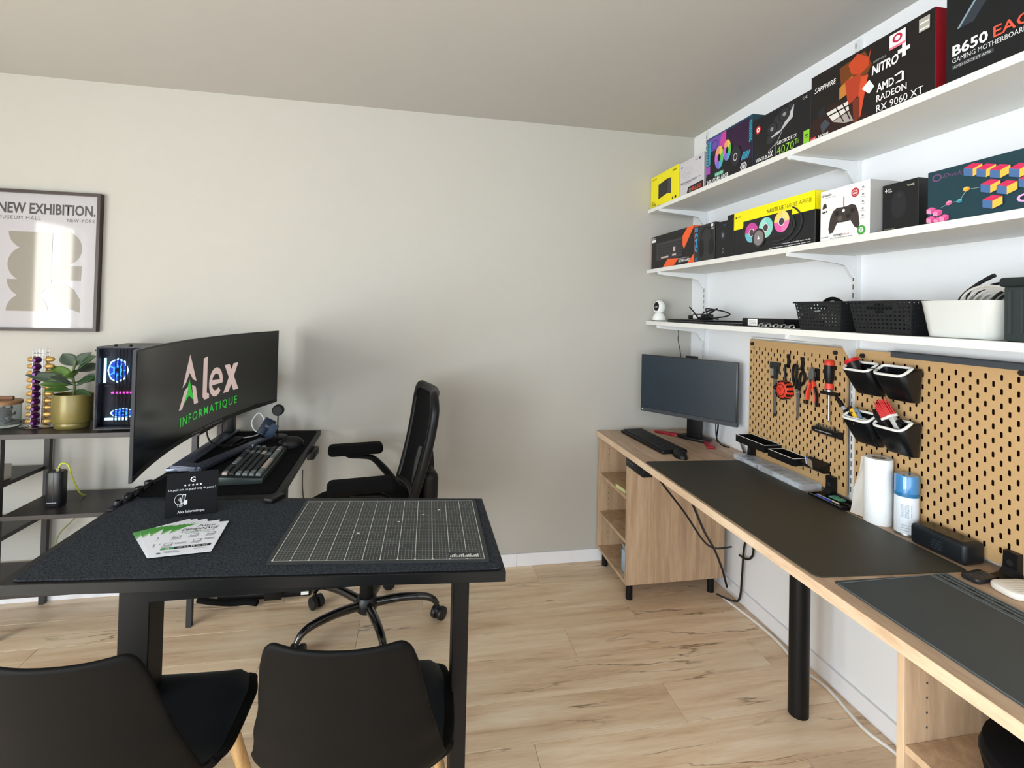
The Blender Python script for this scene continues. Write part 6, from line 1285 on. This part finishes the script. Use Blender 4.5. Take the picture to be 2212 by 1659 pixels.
b = B().surf(seat, 8, 32); b.obj('seat', m_fab, t, smooth=True, solid=0.05)
# mesh backrest: tall, narrow curve leaning back
def back(u, v, off=0.0):
    z = 0.60+0.462*u
    y = (v-0.5)*2*(0.235-0.05*(1-u)**2-0.10*max(0, u-0.82)**2/0.0324*0.6)
    x = -0.19-0.05*math.sin(PI*u*0.9)*0.3-0.085*u+0.03*((v-0.5)*2)**2+off
    return (x, y, z)
B().surf(back, 18, 14).obj('backrest', m_mesh, t, smooth=True, solid=0.02)
pts = [back(u/10, 0) for u in range(11)]+[back(1, v/6) for v in range(1, 6)]+[back(1-u/10, 1) for u in range(11)]+[back(0, 1-v/6) for v in range(1, 6)]
B().tube(pts, 0.02, n=10, closed=True).obj('back_frame', m_blackpl, t, smooth=True)
B().tube([(-0.10, 0, 0.46), (-0.19, 0, 0.47), (-0.235, 0, 0.52), (-0.24, 0, 0.62), (-0.245, 0, 0.72), (-0.25, 0, 0.80)], 0.03, n=10, flat=1.6, radii=[0.03, 0.032, 0.035, 0.035, 0.03, 0.02]).obj('back_spine', m_blackpl, t, smooth=True)
B().box(-0.29, -0.205, -0.15, 0.15, 0.57, 0.72, bev=0.035, seg=4).obj('lumbar_pad', m_blackpl, t, smooth=True)
for s in (-1, 1):
    yy = s*0.27
    pad = B().box(-0.08, 0.185, yy-0.045, yy+0.045, 0.707, 0.757, bev=0.022, seg=5).obj('armrest_pad', m_fab, t, smooth=True)
    B().tube([(0.12, yy, 0.715), (0.08, yy, 0.695), (0.03, yy, 0.69), (-0.03, yy, 0.68), (-0.09, yy, 0.62), (-0.14, yy*0.96, 0.56), (-0.18, yy*0.8, 0.54)], 0.02, n=10, flat=0.7, radii=[0.008, 0.010, 0.012, 0.02, 0.026, 0.026, 0.02]).obj('armrest_support', m_blackpl, t, smooth=True)
# ================================================================== two shell chairs in front
m_shell = mat('matt_black_shell', '#070707', 0.65, spec=0.16, var=0.04)
m_pad = mat('dark_navy_cushion', '#0e1319', 0.55, spec=0.4)
m_beech = wood('beech_leg', ['#b48d5c', '#caa26e', '#d9b684'], (8, 8, 0.6), rough=0.4, scale=8)
def lerp(T, u):
    for (a, x), (b_, y) in zip(T, T[1:]):
        if u <= b_:
            f = (u-a)/(b_-a); f = f*f*(3-2*f) if True else f
            return x+(y-x)*f
    return T[-1][1]
SPN = [(0.0, (0.235, 0.425)), (0.06, (0.225, 0.447)), (0.18, (0.15, 0.452)), (0.34, (0.03, 0.438)), (0.48, (-0.09, 0.436)), (0.56, (-0.15, 0.452)), (0.63, (-0.185, 0.495)), (0.74, (-0.212, 0.59)), (0.86, (-0.238, 0.70)), (0.96, (-0.264, 0.80)), (1.0, (-0.275, 0.832))]
def cr(T, u):
    n = len(T)
    for i in range(n-1):
        if u <= T[i+1][0] or i == n-2:
            p0 = Vector(T[max(i-1, 0)][1]); p1 = Vector(T[i][1]); p2 = Vector(T[i+1][1]); p3 = Vector(T[min(i+2, n-1)][1])
            s_ = (u-T[i][0])/(T[i+1][0]-T[i][0])
            return 0.5*((2*p1)+(-p0+p2)*s_+(2*p0-5*p1+4*p2-p3)*s_*s_+(-p0+3*p1-3*p2+p3)*s_**3)
HW = [(0.0, 0.11), (0.04, 0.165), (0.1, 0.198), (0.2, 0.222), (0.38, 0.232), (0.50, 0.235), (0.58, 0.225), (0.66, 0.215), (0.74, 0.20), (0.84, 0.178), (0.93, 0.163), (0.975, 0.15), (1.0, 0.128)]
LIFT = [(0.0, 0.0), (0.2, 0.012), (0.38, 0.035), (0.5, 0.07), (0.58, 0.085), (0.66, 0.058), (0.8, 0.04), (0.93, 0.026), (1.0, 0.02)]
def shell_pt(u, v):
    p = cr(SPN, u); q = cr(SPN, min(1, u+0.01)); r_ = cr(SPN, max(0, u-0.01)); tg = (q-r_).normalized(); nrm = Vector((tg.y, -tg.x))
    if nrm.y < 0 and u < 0.4: nrm = -nrm
    nrm = Vector((-tg.y, tg.x)) if False else Vector((abs(tg.y), abs(tg.x)))
    x = (v-0.5)*2; hw = 0.905*lerp(HW, u); l = lerp(LIFT, u)*abs(x)**2.2
    return (p.x+nrm.x*l, x*hw, p.y+nrm.y*l)
def shell_chair(lab, x, y, rz):
    t = thing('shell_chair', lab, 'chair', (x, y, 0), rz, 'black shell chairs at the desk')
    B().surf(shell_pt, 44, 20).obj('shell', m_shell, t, smooth=True, solid=0.011, angle=80, sub=1)
    def cush(u, v):
        px, py, pz = shell_pt(0.05+0.47*u, 0.06+0.88*v); e = min(u, 1-u, v, 1-v); return (px, py, pz+0.007+0.02*min(1, e/0.16)**0.5)
    B().surf(cush, 18, 16).obj('seat_cushion', m_pad, t, smooth=True)
    for sx_, sy_ in ((1, 1), (1, -1), (-1, 1), (-1, -1)):
        B().tube([(0.03+sx_*0.11, sy_*0.12, 0.435), (0.02+sx_*0.215, sy_*0.205, 0.0)], 0.02, n=14, smooth=False, radii=[0.019, 0.011]).obj('leg', m_beech, t, smooth=True)
    B().box(-0.10, 0.16, -0.13, 0.13, 0.415, 0.431, bev=0.004).obj('leg_plate', m_black, t)
    return t
shell_chair('black shell chair at the desk, nearer to the floor opening', -0.098, 1.205, PI/2-0.12)
shell_chair('black shell chair at the desk, cut by the left image border', -0.585, 1.235, PI/2-0.06)
